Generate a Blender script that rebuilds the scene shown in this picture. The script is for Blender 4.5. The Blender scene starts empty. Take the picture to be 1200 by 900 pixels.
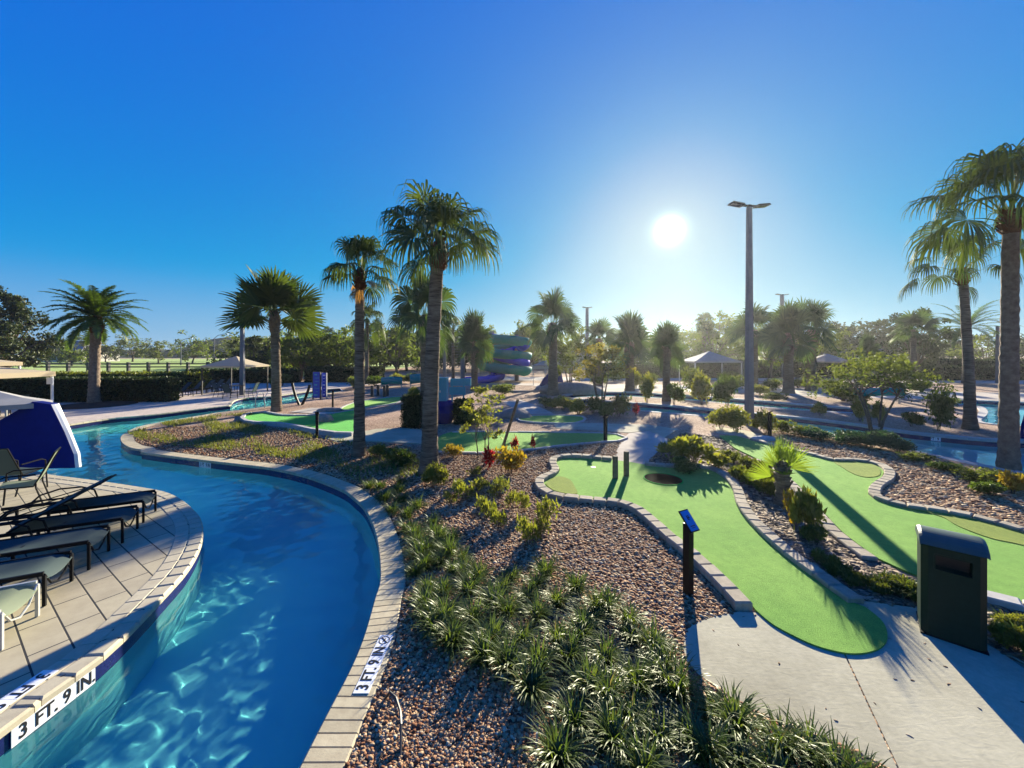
import bpy, bmesh, math, random
import numpy as np
from mathutils import Vector, Matrix, geometry
R = math.radians
scene = bpy.context.scene
COL = scene.collection
H = 2.9                       # eye height above the ground, metres
F, CX, HY = 450.0, 600.0, 415.0
AZ, EL = R(22.3), R(16.6)     # sun azimuth (right of +Y) and elevation

def g(px, py, z=0.0):
    Y = (H - z) * F / (py - HY)
    return Vector(((px - CX) * Y / F, Y, z))
def zat(py, Y):
    return H - (py - HY) * Y / F
def xat(px, Y):
    return (px - CX) * Y / F

# ------------------------------------------------------------------ materials
def nodes_of(name):
    m = bpy.data.materials.new(name); m.use_nodes = True
    nt = m.node_tree
    return m, nt, nt.nodes['Principled BSDF'], nt.nodes['Material Output']
def ramp(nt, fac, stops):
    r = nt.nodes.new('ShaderNodeValToRGB')
    el = r.color_ramp.elements
    while len(el) < len(stops): el.new(0.5)
    for e, (p, c) in zip(el, stops):
        e.position = p; e.color = (*c, 1)
    nt.links.new(fac, r.inputs[0])
    return r.outputs[0]
def noise_tex(nt, vec, scale, detail=4, rough=.6):
    n = nt.nodes.new('ShaderNodeTexNoise')
    n.inputs['Scale'].default_value = scale; n.inputs['Detail'].default_value = detail
    n.inputs['Roughness'].default_value = rough
    nt.links.new(vec, n.inputs['Vector'])
    return n.outputs['Fac']
def coord(nt, kind='Object'):
    return nt.nodes.new('ShaderNodeTexCoord').outputs[kind]
def mixc(nt, fac, a, b, blend='MIX'):
    m = nt.nodes.new('ShaderNodeMix'); m.data_type = 'RGBA'; m.blend_type = blend
    for s, v in ((m.inputs[0], fac), (m.inputs[6], a), (m.inputs[7], b)):
        if isinstance(v, (int, float)): s.default_value = v
        elif isinstance(v, tuple): s.default_value = (*v, 1)
        else: nt.links.new(v, s)
    return m.outputs[2]
def bump(nt, h, strength, dist, p):
    b = nt.nodes.new('ShaderNodeBump')
    b.inputs['Strength'].default_value = strength; b.inputs['Distance'].default_value = dist
    nt.links.new(h, b.inputs['Height']); nt.links.new(b.outputs[0], p.inputs['Normal'])
def mat(name, c1, c2=None, scale=8, rough=.8, spec=.3, bs=0, bd=.01, bscale=None, metallic=0, island=0):
    """two-tone noise material; island adds a per-piece brightness change"""
    m, nt, p, out = nodes_of(name)
    v = coord(nt)
    c2 = c2 or tuple(x * .8 for x in c1)
    f = noise_tex(nt, v, scale)
    col = ramp(nt, f, [(.32, c1), (.68, c2)])
    if island:
        gi = nt.nodes.new('ShaderNodeNewGeometry')
        k = ramp(nt, gi.outputs['Random Per Island'], [(0, (1 - island,) * 3), (1, (1 + island * .6,) * 3)])
        col = mixc(nt, 1.0, col, k, 'MULTIPLY')
    nt.links.new(col, p.inputs['Base Color'])
    p.inputs['Roughness'].default_value = rough
    p.inputs['Specular IOR Level'].default_value = spec
    p.inputs['Metallic'].default_value = metallic
    if bs: bump(nt, noise_tex(nt, v, bscale or scale * 6, 5), bs, bd, p)
    return m
def leafmat(name, c1, c2, trans=.4, rough=.5, gloss=.07, tcol=None):
    m, nt, p, out = nodes_of(name)
    nt.nodes.remove(p)
    gi = nt.nodes.new('ShaderNodeNewGeometry')
    col = ramp(nt, gi.outputs['Random Per Island'], [(0, c1), (1, c2)])
    d = nt.nodes.new('ShaderNodeBsdfDiffuse'); t = nt.nodes.new('ShaderNodeBsdfTranslucent')
    gl = nt.nodes.new('ShaderNodeBsdfGlossy'); gl.inputs['Roughness'].default_value = rough; gl.inputs['Color'].default_value = (.35, .36, .33, 1)
    nt.links.new(col, d.inputs[0])
    tc = mixc(nt, 1.0, col, tcol or (1.5, 1.5, .5), 'MULTIPLY')
    nt.links.new(tc, t.inputs[0])
    m1 = nt.nodes.new('ShaderNodeMixShader'); m1.inputs[0].default_value = trans
    nt.links.new(d.outputs[0], m1.inputs[1]); nt.links.new(t.outputs[0], m1.inputs[2])
    m2 = nt.nodes.new('ShaderNodeMixShader'); m2.inputs[0].default_value = gloss
    nt.links.new(m1.outputs[0], m2.inputs[1]); nt.links.new(gl.outputs[0], m2.inputs[2])
    nt.links.new(m2.outputs[0], out.inputs[0])
    return m

M = {}
M['fan'] = leafmat('fan leaf', (.03, .05, .014), (.065, .09, .022), .34)
M['fanblue'] = leafmat('grey green fan leaf', (.032, .06, .03), (.06, .095, .042), .32)
M['dryfan'] = leafmat('dry palm leaf', (.22, .12, .03), (.34, .2, .06), .5, tcol=(1.2, 1, .6))
M['date'] = leafmat('date leaf', (.04, .075, .02), (.085, .13, .035), .4)
M['tree1'] = leafmat('tree leaf', (.07, .11, .022), (.125, .155, .034), .48)
M['tree2'] = leafmat('dark tree leaf', (.02, .032, .014), (.045, .06, .022), .25)
M['tree3'] = leafmat('olive tree leaf', (.07, .095, .028), (.12, .14, .042), .48)
M['tree4'] = leafmat('autumn tree leaf', (.16, .12, .03), (.22, .2, .05), .45)
M['lirio'] = leafmat('liriope blade', (.045, .08, .018), (.125, .165, .042), .45, .4, .08)
cr = [n for n in M['lirio'].node_tree.nodes if n.type == 'VALTORGB'][0].color_ramp
e = cr.elements.new(.93); e.color = (.13, .17, .05, 1); cr.elements[-1].color = (.26, .19, .09, 1)   # a few dead blades
M['ground'] = leafmat('ground cover leaf', (.07, .09, .02), (.13, .14, .035), .4)
M['shrubY'] = leafmat('yellow green leaf', (.14, .16, .03), (.24, .23, .05), .45)
M['shrubG'] = leafmat('green shrub leaf', (.05, .09, .02), (.10, .14, .035), .4)
M['shrubB'] = leafmat('blue green shrub leaf', (.03, .08, .05), (.06, .12, .07), .3)
M['shrubO'] = leafmat('orange croton leaf', (.25, .13, .02), (.30, .25, .04), .4)
M['shrubR'] = leafmat('red leaf', (.22, .01, .015), (.35, .03, .03), .4, tcol=(1.4, .8, .8))
M['hedge'] = leafmat('hedge leaf', (.016, .03, .01), (.035, .055, .016), .22)  # dark leaf tone takes in the shade on the hedges
M['hedgeLit'] = leafmat('sunlit hedge leaf', (.08, .1, .02), (.14, .15, .03), .4)  # hedge leaf with the sunlight put into a brighter colour
M['weed'] = leafmat('grass blade', (.10, .125, .025), (.2, .2, .05), .45)
def barkmat(name, c1, c2, ring):
    m, nt, p, out = nodes_of(name)
    v = coord(nt)
    mp = nt.nodes.new('ShaderNodeMapping'); mp.inputs['Scale'].default_value = (1, 1, ring); nt.links.new(v, mp.inputs[0])
    f1 = noise_tex(nt, mp.outputs[0], 3.2, 5, .7); f2 = noise_tex(nt, v, 1.1, 4, .6)
    c = ramp(nt, f1, [(.36, c2), (.62, c1)])
    c = mixc(nt, .8, c, ramp(nt, f2, [(.35, (.7, .66, .62)), (.65, (1.2, 1.18, 1.15))]), 'MULTIPLY')
    nt.links.new(c, p.inputs['Base Color']); p.inputs['Roughness'].default_value = .95; p.inputs['Specular IOR Level'].default_value = .08
    bump(nt, f1, .9, .04, p)
    return m
M['bark'] = barkmat('ringed palm bark', (.23, .18, .135), (.085, .062, .045), 9)
M['barkp'] = mat('grey palm bark', (.26, .2, .15), (.14, .1, .075), 9, .95, .1, .9, .05, 22)
M['husk'] = mat('red brown palm husk', (.13, .05, .025), (.07, .03, .018), 18, .9, .1, .7, .03, 50)
M['wood'] = mat('branch bark', (.14, .11, .085), (.08, .06, .045), 20, .95, .1, .6, .02, 60)
M['timber'] = mat('weathered timber', (.2, .16, .11), (.11, .085, .06), 12, .9, .15, .5, .01, 50)
M['plaster'] = mat('blue pool plaster', (.34, .80, .78), (.28, .74, .74), .8, .8, .2)
M['tile'] = mat('navy pool tile', (.012, .016, .09), (.006, .009, .06), 30, .25, .5)
M['coping'] = mat('tan coping brick', (.50, .435, .29), (.41, .345, .23), 14, .85, .2, .35, .004, 90, island=.14)
M['deckcop'] = mat('deck bullnose stone', (.48, .425, .30), (.41, .355, .25), 10, .7, .3, .3, .004, 90, island=.1)
M['edge'] = mat('brick edging', (.41, .35, .265), (.29, .25, .19), 12, .9, .1, .6, .01, 60, island=.22)
M['kerb'] = mat('pale concrete kerb', (.45, .43, .4), (.36, .34, .32), 8, .9, .2, .3, .005, 50)
M['black'] = mat('black powder coat', (.004, .004, .005), (.007, .007, .008), 30, .5, .12)
M['bronze'] = mat('dark bronze metal', (.03, .026, .024), (.04, .034, .03), 30, .45, .4)
M['steel'] = mat('pale steel frame', (.5, .5, .48), (.42, .42, .4), 30, .35, .5, metallic=.4)
M['bin'] = mat('dark green bin paint', (.004, .02, .013), (.006, .026, .018), 20, .5, .12, .05, .002, 200)
M['binlid'] = mat('green bin lid plastic', (.02, .055, .05), (.028, .07, .062), 12, .45, .5, .1, .003, 120)
M['sling'] = leafmat('grey green sling fabric', (.07, .10, .10), (.08, .11, .11), .3, .6, .05, (1.2, 1.2, .9))
M['slingLit'] = leafmat('sunlit sling fabric', (.35, .40, .30), (.37, .42, .32), .6, .6, .03, (1.2, 1.2, .9))  # sling cloth where the sun hits it, the light put into the colour
M['navyfab'] = mat('navy canvas', (.003, .011, .125), (.004, .014, .155), 5, .85, .1, .2, .01, 300)
M['whitefab'] = mat('white canvas', (.72, .72, .74), (.64, .64, .67), 4, .85, .1, .15, .01, 200)
M['greyfab'] = mat('grey canvas', (.33, .32, .30), (.28, .27, .26), 4, .85, .1, .15, .01, 200)
M['beigefab'] = leafmat('beige canopy canvas', (.6, .5, .34), (.62, .52, .36), .35, .7, .03, (1.1, 1.05, .9))
M['teal'] = mat('teal fibreglass', (.001, .19, .165), (.002, .22, .19), 3, .7, .05)
M['tealbox'] = mat('teal painted board', (.04, .25, .34), (.05, .29, .38), 6, .5, .4)
M['bluefib'] = mat('royal blue fibreglass', (.001, .03, .5), (.001, .036, .56), 3, .7, .05)
M['white'] = mat('white paint', (.75, .75, .73), (.68, .68, .66), 10, .5, .4)
M['whitetile'] = mat('white ceramic tile', (.74, .75, .75), (.68, .69, .7), 12, .35, .5)
M['ink'] = mat('black lettering', (.01, .01, .012), (.015, .015, .018), 30, .5, .3)
M['concpole'] = mat('grey spun concrete', (.19, .19, .195), (.145, .145, .155), 4, .9, .15, .3, .01, 60)
M['blueplate'] = mat('blue sign plate', (.012, .17, .5), (.014, .2, .55), 9, .4, .4)
M['bluesign'] = mat('blue totem sign', (.01, .04, .36), (.012, .05, .42), 9, .4, .4)
M['roof'] = mat('grey shingle roof', (.22, .22, .23), (.16, .16, .17), 3, .9, .2)
M['wall'] = mat('pale stucco', (.55, .52, .46), (.5, .47, .42), 3, .9, .2)
M['glassy'] = mat('dark window glass', (.02, .025, .03), (.03, .035, .04), 3, .1, .6)
M['rock'] = mat('pinkish boulder', (.33, .27, .23), (.22, .18, .15), 5, .95, .2, .8, .05, 14)
M['hole'] = mat('black rubber mat', (.004, .004, .004), (.006, .006, .006), 60, 1, .02, .4, .005, 150)

def turf(name, a, b):
    m, nt, p, out = nodes_of(name)
    v = coord(nt)
    big = noise_tex(nt, v, .9, 3); fine = noise_tex(nt, v, 140, 2, .8); mid = noise_tex(nt, v, 9, 4)
    c = ramp(nt, big, [(.35, a), (.65, b)])
    c = mixc(nt, .8, c, ramp(nt, fine, [(.32, (.4, .42, .35)), (.68, (1.5, 1.48, 1.35))]), 'MULTIPLY')
    c = mixc(nt, .5, c, ramp(nt, mid, [(.35, (.74, .8, .7)), (.65, (1.16, 1.12, 1.08))]), 'MULTIPLY')
    nt.links.new(c, p.inputs['Base Color'])
    p.inputs['Roughness'].default_value = .95; p.inputs['Specular IOR Level'].default_value = .1
    p.inputs['Sheen Weight'].default_value = .2; p.inputs['Sheen Tint'].default_value = (.6, .9, .4, 1)
    bump(nt, fine, .8, .012, p)
    return m
M['turf'] = turf('putting turf', (.14, .305, .052), (.185, .355, .066))
M['turfdeep'] = turf('deep green turf', (.03, .33, .04), (.04, .38, .05))
M['rough'] = turf('olive rough turf', (.16, .2, .028), (.2, .235, .035))
M['lawn'] = turf('lawn', (.12, .125, .028), (.18, .16, .045))

def concrete(name, a, b, trowel=True):
    m, nt, p, out = nodes_of(name)
    v = coord(nt)
    c = ramp(nt, noise_tex(nt, v, 1.4, 6, .65), [(.3, a), (.7, b)])
    c = mixc(nt, .8, c, ramp(nt, noise_tex(nt, v, .55, 7, .7), [(.38, (.78, .77, .74)), (.6, (1.08, 1.08, 1.07))]), 'MULTIPLY')
    c = mixc(nt, .7, c, ramp(nt, noise_tex(nt, v, 22, 6, .7), [(.3, (.82, .82, .8)), (.7, (1.1, 1.09, 1.08))]), 'MULTIPLY')
    nt.links.new(c, p.inputs['Base Color'])
    p.inputs['Roughness'].default_value = .95; p.inputs['Specular IOR Level'].default_value = .06
    mp = nt.nodes.new('ShaderNodeMapping'); mp.inputs['Scale'].default_value = (5, 16, 5); mp.inputs['Rotation'].default_value = (0, 0, .7)
    nt.links.new(v, mp.inputs[0])
    n = nt.nodes.new('ShaderNodeTexNoise'); n.inputs['Scale'].default_value = 1.2; n.inputs['Detail'].default_value = 8; n.inputs['Distortion'].default_value = 1.6
    nt.links.new(mp.outputs[0], n.inputs['Vector'])
    bump(nt, n.outputs['Fac'], .14, .015, p)
    return m
M['conc'] = concrete('path concrete', (.455, .425, .315), (.39, .365, .275))
M['concpale'] = concrete('pale path concrete', (.5, .44, .38), (.42, .37, .32))

def pavers(name, a, b, ang, bw, bh, mortar=.008, mcol=(.03, .03, .032)):
    m, nt, p, out = nodes_of(name)
    v = coord(nt)
    mp = nt.nodes.new('ShaderNodeMapping'); mp.inputs['Rotation'].default_value = (0, 0, ang)
    nt.links.new(v, mp.inputs[0])
    br = nt.nodes.new('ShaderNodeTexBrick')
    br.inputs['Scale'].default_value = 1; br.inputs['Brick Width'].default_value = bw; br.inputs['Row Height'].default_value = bh
    br.inputs['Mortar Size'].default_value = mortar; br.inputs['Mortar Smooth'].default_value = .1
    br.inputs['Color1'].default_value = (*a, 1); br.inputs['Color2'].default_value = (*b, 1); br.inputs['Mortar'].default_value = (*mcol, 1)
    br.offset = .5
    nt.links.new(mp.outputs[0], br.inputs['Vector'])
    c = mixc(nt, .8, br.outputs['Color'], ramp(nt, noise_tex(nt, v, 3, 6, .7), [(.3, (.78, .76, .74)), (.7, (1.1, 1.1, 1.1))]), 'MULTIPLY')
    nt.links.new(c, p.inputs['Base Color'])
    p.inputs['Roughness'].default_value = .75; p.inputs['Specular IOR Level'].default_value = .3
    inv = nt.nodes.new('ShaderNodeMath'); inv.operation = 'SUBTRACT'; inv.inputs[0].default_value = 1
    nt.links.new(br.outputs['Fac'], inv.inputs[1])
    bump(nt, inv.outputs[0], .6, .006, p)
    return m
M['paver'] = pavers('deck pavers', (.44, .385, .26), (.38, .33, .23), R(33), .62, .275)
M['paverfar'] = pavers('far deck pavers', (.56, .46, .38), (.50, .42, .35), R(12), .6, .3, .01, (.25, .22, .19))

def soil():
    m, nt, p, out = nodes_of('gravel and mulch soil')
    v = coord(nt)
    vo = nt.nodes.new('ShaderNodeTexVoronoi'); vo.inputs['Scale'].default_value = 22
    nt.links.new(v, vo.inputs['Vector'])
    c = ramp(nt, vo.outputs['Color'], [(0, (.17, .09, .06)), (.35, (.31, .21, .15)), (.6, (.42, .3, .22)), (1, (.52, .4, .31))])
    c2 = ramp(nt, noise_tex(nt, v, .35, 5, .65), [(.35, (.62, .58, .55)), (.65, (1.15, 1.12, 1.1))])
    c = mixc(nt, 1, c, c2, 'MULTIPLY')
    nt.links.new(c, p.inputs['Base Color'])
    p.inputs['Roughness'].default_value = .95; p.inputs['Specular IOR Level'].default_value = .1
    inv = nt.nodes.new('ShaderNodeMath'); inv.operation = 'SUBTRACT'; inv.inputs[0].default_value = 1
    nt.links.new(vo.outputs['Distance'], inv.inputs[1])
    bump(nt, inv.outputs[0], 1, .03, p)
    return m
M['soil'] = soil()
M['mulchbase'] = mat('dark mulch soil', (.09, .062, .045), (.05, .035, .027), 14, .95, .1, .9, .03, 40)
def pebblemat(name, stops, rough=.85, spec=.1):
    m, nt, p, out = nodes_of(name)
    gi = nt.nodes.new('ShaderNodeNewGeometry')
    c = ramp(nt, gi.outputs['Random Per Island'], stops)
    v = coord(nt)
    c = mixc(nt, .6, c, ramp(nt, noise_tex(nt, v, 60, 3), [(.3, (.75, .72, .7)), (.7, (1.15, 1.15, 1.15))]), 'MULTIPLY')
    nt.links.new(c, p.inputs['Base Color'])
    p.inputs['Roughness'].default_value = rough; p.inputs['Specular IOR Level'].default_value = spec
    return m
M['pebble'] = pebblemat('river pebble', [(0, (.12, .045, .022)), (.25, (.24, .115, .06)), (.5, (.34, .205, .115)), (.75, (.43, .30, .18)), (.9, (.27, .21, .14)), (1, (.56, .47, .33))])
M['chip'] = pebblemat('bark mulch chip', [(0, (.07, .045, .03)), (.4, (.15, .10, .07)), (.8, (.24, .18, .13)), (1, (.33, .28, .22))], .85, .15)
M['sand'] = mat('white beach sand', (.62, .6, .56), (.5, .48, .45), .8, .95, .1, .5, .05, 3)

# ------------------------------------------------------------------ mesh helpers
def catmull(pts, closed=False, n=6):
    P = [Vector(p) for p in pts]; L = len(P); out = []
    rng = range(L if closed else L - 1)
    for i in rng:
        if closed: a, b, c, d = P[(i - 1) % L], P[i], P[(i + 1) % L], P[(i + 2) % L]
        else: a, b, c, d = P[max(i - 1, 0)], P[i], P[i + 1], P[min(i + 2, L - 1)]
        for k in range(n):
            t = k / n
            out.append(.5 * ((2 * b) + (c - a) * t + (2 * a - 5 * b + 4 * c - d) * t * t + (3 * b - a - 3 * c + d) * t ** 3))
    if not closed: out.append(P[-1])
    return out
def resample(P, step, closed=False):
    P = list(P) + ([P[0]] if closed else [])
    out = [P[0].copy()]; acc = 0
    for a, b in zip(P[:-1], P[1:]):
        L = (b - a).length
        if L < 1e-9: continue
        d = step - acc
        while d <= L:
            out.append(a.lerp(b, d / L)); d += step
        acc = (acc + L) % step if step else 0
        acc = L - (d - step)
    return out
def path_px(lst, n=6, closed=False, z=0.0):
    return catmull([g(x, y, z).to_2d() for x, y in lst], closed, n)
def normals2(P, closed=False):
    N = []
    L = len(P)
    for i in range(L):
        a = P[(i - 1) % L] if (closed or i > 0) else P[i]
        b = P[(i + 1) % L] if (closed or i < L - 1) else P[i]
        t = (b - a).normalized() if (b - a).length > 0 else Vector((1, 0))
        N.append(Vector((t.y, -t.x)))           # to the right of travel
    return N
def area2(P):
    return .5 * sum(a.x * b.y - b.x * a.y for a, b in zip(P, P[1:] + P[:1]))

class MB:
    def __init__(s): s.v = []; s.f = []
    def add(s, vs, fs):
        o = len(s.v); s.v += [tuple(x) for x in vs]; s.f += [tuple(i + o for i in f) for f in fs]
        return s
    def box(s, c, d, rot=None, taper=1.0):
        x, y, z = d[0] / 2, d[1] / 2, d[2] / 2
        vs = [Vector(p) for p in ((-x, -y, -z), (x, -y, -z), (x, y, -z), (-x, y, -z), (-x * taper, -y * taper, z), (x * taper, -y * taper, z), (x * taper, y * taper, z), (-x * taper, y * taper, z))]
        m = rot or Matrix.Identity(3)
        return s.add([m @ p + Vector(c) for p in vs], [(3, 2, 1, 0), (4, 5, 6, 7), (0, 1, 5, 4), (1, 2, 6, 5), (2, 3, 7, 6), (3, 0, 4, 7)])
    def tube(s, pts, rad, n=8, caps=True, squash=None):
        pts = [Vector(p) for p in pts]
        if isinstance(rad, (int, float)): rad = [rad] * len(pts)
        vs = []; fs = []
        prev = None
        for i, p in enumerate(pts):
            t = (pts[min(i + 1, len(pts) - 1)] - pts[max(i - 1, 0)]).normalized()
            if prev is None:
                a = Vector((0, 0, 1)) if abs(t.z) < .9 else Vector((1, 0, 0))
                u = t.cross(a).normalized()
            else:
                u = (prev - t * prev.dot(t)).normalized()
            prev = u; w = t.cross(u)
            for k in range(n):
                an = 2 * math.pi * (k + .5) / n
                vs.append(p + (u * math.cos(an) + w * math.sin(an)) * rad[i])
        for i in range(len(pts) - 1):
            for k in range(n):
                fs.append((i * n + k, i * n + (k + 1) % n, (i + 1) * n + (k + 1) % n, (i + 1) * n + k))
        if caps:
            fs.append(tuple(reversed(range(n)))); fs.append(tuple((len(pts) - 1) * n + k for k in range(n)))
        return s.add(vs, fs)
    def prism(s, P, z0, z1):
        P = [Vector((p[0], p[1])) for p in P]
        if area2(P) < 0: P = P[::-1]
        n = len(P)
        vs = [(p.x, p.y, z0) for p in P] + [(p.x, p.y, z1) for p in P]
        tris = geometry.tessellate_polygon([[Vector((p.x, p.y, 0)) for p in P]])
        fs = []
        for t in tris:
            a, b, c = (P[i] for i in t)
            if (b - a).cross(c - a) < 0: t = t[::-1]
            fs.append(tuple(i + n for i in t)); fs.append(tuple(t[::-1]))
        fs += [(i, (i + 1) % n, n + (i + 1) % n, n + i) for i in range(n)]
        return s.add(vs, fs)
    def lathe(s, prof, n=16, c=(0, 0, 0)):
        vs = []; fs = []
        for r, z in prof:
            for k in range(n):
                a = 2 * math.pi * k / n
                vs.append((c[0] + r * math.cos(a), c[1] + r * math.sin(a), c[2] + z))
        for i in range(len(prof) - 1):
            for k in range(n):
                fs.append((i * n + k, i * n + (k + 1) % n, (i + 1) * n + (k + 1) % n, (i + 1) * n + k))
        fs.append(tuple(reversed(range(n)))); fs.append(tuple((len(prof) - 1) * n + k for k in range(n)))
        return s.add(vs, fs)
    def build(s, name, m, parent=None, smooth=False, loc=None):
        used = sorted({i for f in s.f for i in f}); mp = {k: i for i, k in enumerate(used)}
        s.v = [s.v[k] for k in used]; s.f = [tuple(mp[i] for i in f) for f in s.f]
        me = bpy.data.meshes.new(name); me.from_pydata(s.v, [], s.f)
        return link(name, me, m, parent, smooth, loc)
def link(name, me, m, parent=None, smooth=False, loc=None):
    me.materials.append(M[m] if isinstance(m, str) else m)
    if smooth:
        me.polygons.foreach_set('use_smooth', [True] * len(me.polygons))
    me.update()
    o = bpy.data.objects.new(name, me); COL.objects.link(o)
    if parent: o.parent = parent
    if loc is not None: o.location = loc
    return o
def np_build(name, V, Q, m, parent=None, smooth=False, loc=None):
    V = np.asarray(V, dtype=np.float32).reshape(-1, 3); Q = np.asarray(Q, dtype=np.int32)
    k = Q.shape[1]
    me = bpy.data.meshes.new(name)
    me.vertices.add(len(V)); me.vertices.foreach_set('co', V.ravel())
    me.loops.add(Q.size); me.loops.foreach_set('vertex_index', Q.ravel())
    me.polygons.add(len(Q)); me.polygons.foreach_set('loop_start', np.arange(0, Q.size, k, dtype=np.int32))
    me.update(calc_edges=True)
    return link(name, me, m, parent, smooth, loc)
class NB:
    def __init__(s): s.V = []; s.Q = []; s.n = 0
    def add(s, V, Q):
        V = np.asarray(V, float).reshape(-1, 3); s.V.append(V); s.Q.append(np.asarray(Q) + s.n); s.n += len(V)
    def build(s, *a, **k): return np_build(a[0], np.concatenate(s.V), np.concatenate(s.Q), *a[1:], **k)

def tag(o, label=None, cat=None, group=None, kind=None):
    if label: o['label'] = label
    if cat: o['category'] = cat
    if group: o['group'] = group
    if kind: o['kind'] = kind
    return o
def thing(name, label, cat, loc=(0, 0, 0), rz=0, group=None):
    o = bpy.data.objects.new(name, None); COL.objects.link(o); o.empty_display_size = .1
    o.location = loc; o.rotation_euler = (0, 0, rz)
    return tag(o, label, cat, group)
def copy_tree(o, parent=None):
    c = o.copy(); COL.objects.link(c)
    if parent: c.parent = parent
    for ch in list(o.children): copy_tree(ch, c)
    return c
def dup(o, loc, rz=0, sc=1.0, label=None, group=None):
    c = copy_tree(o); c.location = loc; c.rotation_euler = (0, 0, rz); c.scale = (sc,) * 3 if isinstance(sc, (int, float)) else sc
    if label: c['label'] = label
    if group: c['group'] = group
    return c
def structure(o): o['kind'] = 'structure'; return o
def inside(P, pts):
    """P: polygon list of 2D, pts: (n,2) array"""
    x, y = pts[:, 0], pts[:, 1]; r = np.zeros(len(pts), bool)
    Pa = [(p[0], p[1]) for p in P]
    for (x0, y0), (x1, y1) in zip(Pa, Pa[1:] + Pa[:1]):
        if y0 == y1: continue
        c = ((y0 > y) != (y1 > y)) & (x < (x1 - x0) * (y - y0) / (y1 - y0) + x0)
        r ^= c
    return r
def resample(P, step, closed=False):
    A = np.array([(p[0], p[1]) for p in (list(P) + ([P[0]] if closed else []))], float)
    d = np.r_[0, np.cumsum(np.hypot(*np.diff(A, axis=0).T))]
    n = max(2, int(round(d[-1] / step)) + 1)
    t = np.linspace(0, d[-1], n)
    out = [Vector((a, b)) for a, b in zip(np.interp(t, d, A[:, 0]), np.interp(t, d, A[:, 1]))]
    return out[:-1] if closed else out

# ------------------------------------------------------------------ plants
def unit(a): return a / np.maximum(np.linalg.norm(a, axis=-1, keepdims=True), 1e-9)
def fan_leaf(nb, rng, base, az, el, Lp, Rb, nseg=26, spread=250, droop=.5, sag=.1, pitch=0, fused=.55, petw=.02, twist=.5):
    p = np.array([math.cos(el) * math.cos(az), math.cos(el) * math.sin(az), math.sin(el)])
    s = np.array([-math.sin(az), math.cos(az), 0.]); n = np.cross(p, s)
    # petiole, bending down
    k = 5; pts = [np.array(base, float)]; d = p.copy()
    for i in range(k):
        pts.append(pts[-1] + d * Lp / k); d = unit(d + np.array([0, 0, -sag / k]))
    pts = np.array(pts)
    w = np.linspace(petw * 1.5, petw * .7, k + 1)[:, None]
    n2 = np.cross(d, s)
    V = np.concatenate([pts - s * w, pts + s * w + n2 * .004]); m = k + 1
    nb.add(V, [[i, i + 1, m + i + 1, m + i] for i in range(k)])
    hub = pts[-1]
    tw = rng.normal(0, twist); s = unit(math.cos(tw) * s + math.sin(tw) * n2); n2 = np.cross(d, s)
    b = math.cos(pitch) * d - math.sin(pitch) * n2; n3 = np.cross(b, s)
    th = np.linspace(-1, 1, nseg) * R(spread) / 2 + rng.normal(0, .02, nseg)
    dirs = np.cos(th)[:, None] * b + np.sin(th)[:, None] * s + (.28 * np.abs(np.sin(th / 1.3)))[:, None] * n3
    dirs = unit(dirs)
    ln = Rb * (.78 + .22 * np.cos(th)) * rng.uniform(.9, 1.06, nseg)
    ts = np.array([.03, .3, .55, .75, .9, 1.0]); T = len(ts)
    pos = np.repeat(hub[None], nseg, 0); cur = dirs.copy(); last = 0
    rows = []
    lat = unit(np.cross(n3[None], dirs))
    sp = R(spread) / nseg / 2 * 1.02
    for t in ts:
        cur = unit(cur + np.array([0, 0, -1.]) * (droop * max(0, t - .25) ** 1.3 * 2.2) * rng.uniform(.75, 1.25, (nseg, 1)))
        pos = pos + cur * ((t - last) * ln)[:, None]; last = t
        wd = np.tan(sp) * min(t, fused) * ln if t <= fused else np.tan(sp) * fused * ln * max(.06, (1 - t) / (1 - fused)) ** .8
        l = lat * wd[:, None]
        up = n3[None] * (wd * .55)[:, None]
        rows.append(np.stack([pos - l, pos + up, pos + l], 1))
    V = np.stack(rows, 1).reshape(-1, 3)         # seg, T, 3
    ii = np.arange(nseg * T * 3).reshape(nseg, T, 3)
    q = []
    for c in (0, 1):
        q.append(np.stack([ii[:, :-1, c], ii[:, :-1, c + 1], ii[:, 1:, c + 1], ii[:, 1:, c]], -1).reshape(-1, 4))
    nb.add(V, np.concatenate(q))
def fan_crown(seed, n, Lp, Rb, elmin, elmax, droop, nseg=26, spread=250, sag=.5, fused=.55, pitch_old=.7, twist=.5):
    rng = np.random.default_rng(seed); nb = NB()
    for i in range(n):
        u = (i + .5) / n
        el = R(elmax + (elmin - elmax) * u ** 1.1 + rng.normal(0, 5))
        az = i * 2.39996 + rng.normal(0, .2)
        old = 1 - (math.sin(el) + .6) / 1.6
        fan_leaf(nb, rng, (rng.normal(0, .04), rng.normal(0, .04), -.3 * u), az, el, Lp * rng.uniform(.8, 1.15) * (1 - .25 * (u < .12)), Rb * rng.uniform(.85, 1.1),
                 nseg, spread, droop * rng.uniform(.75, 1.2), sag, pitch_old * old * rng.uniform(.3, 1.1), fused, .02, twist)
    return nb
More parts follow.
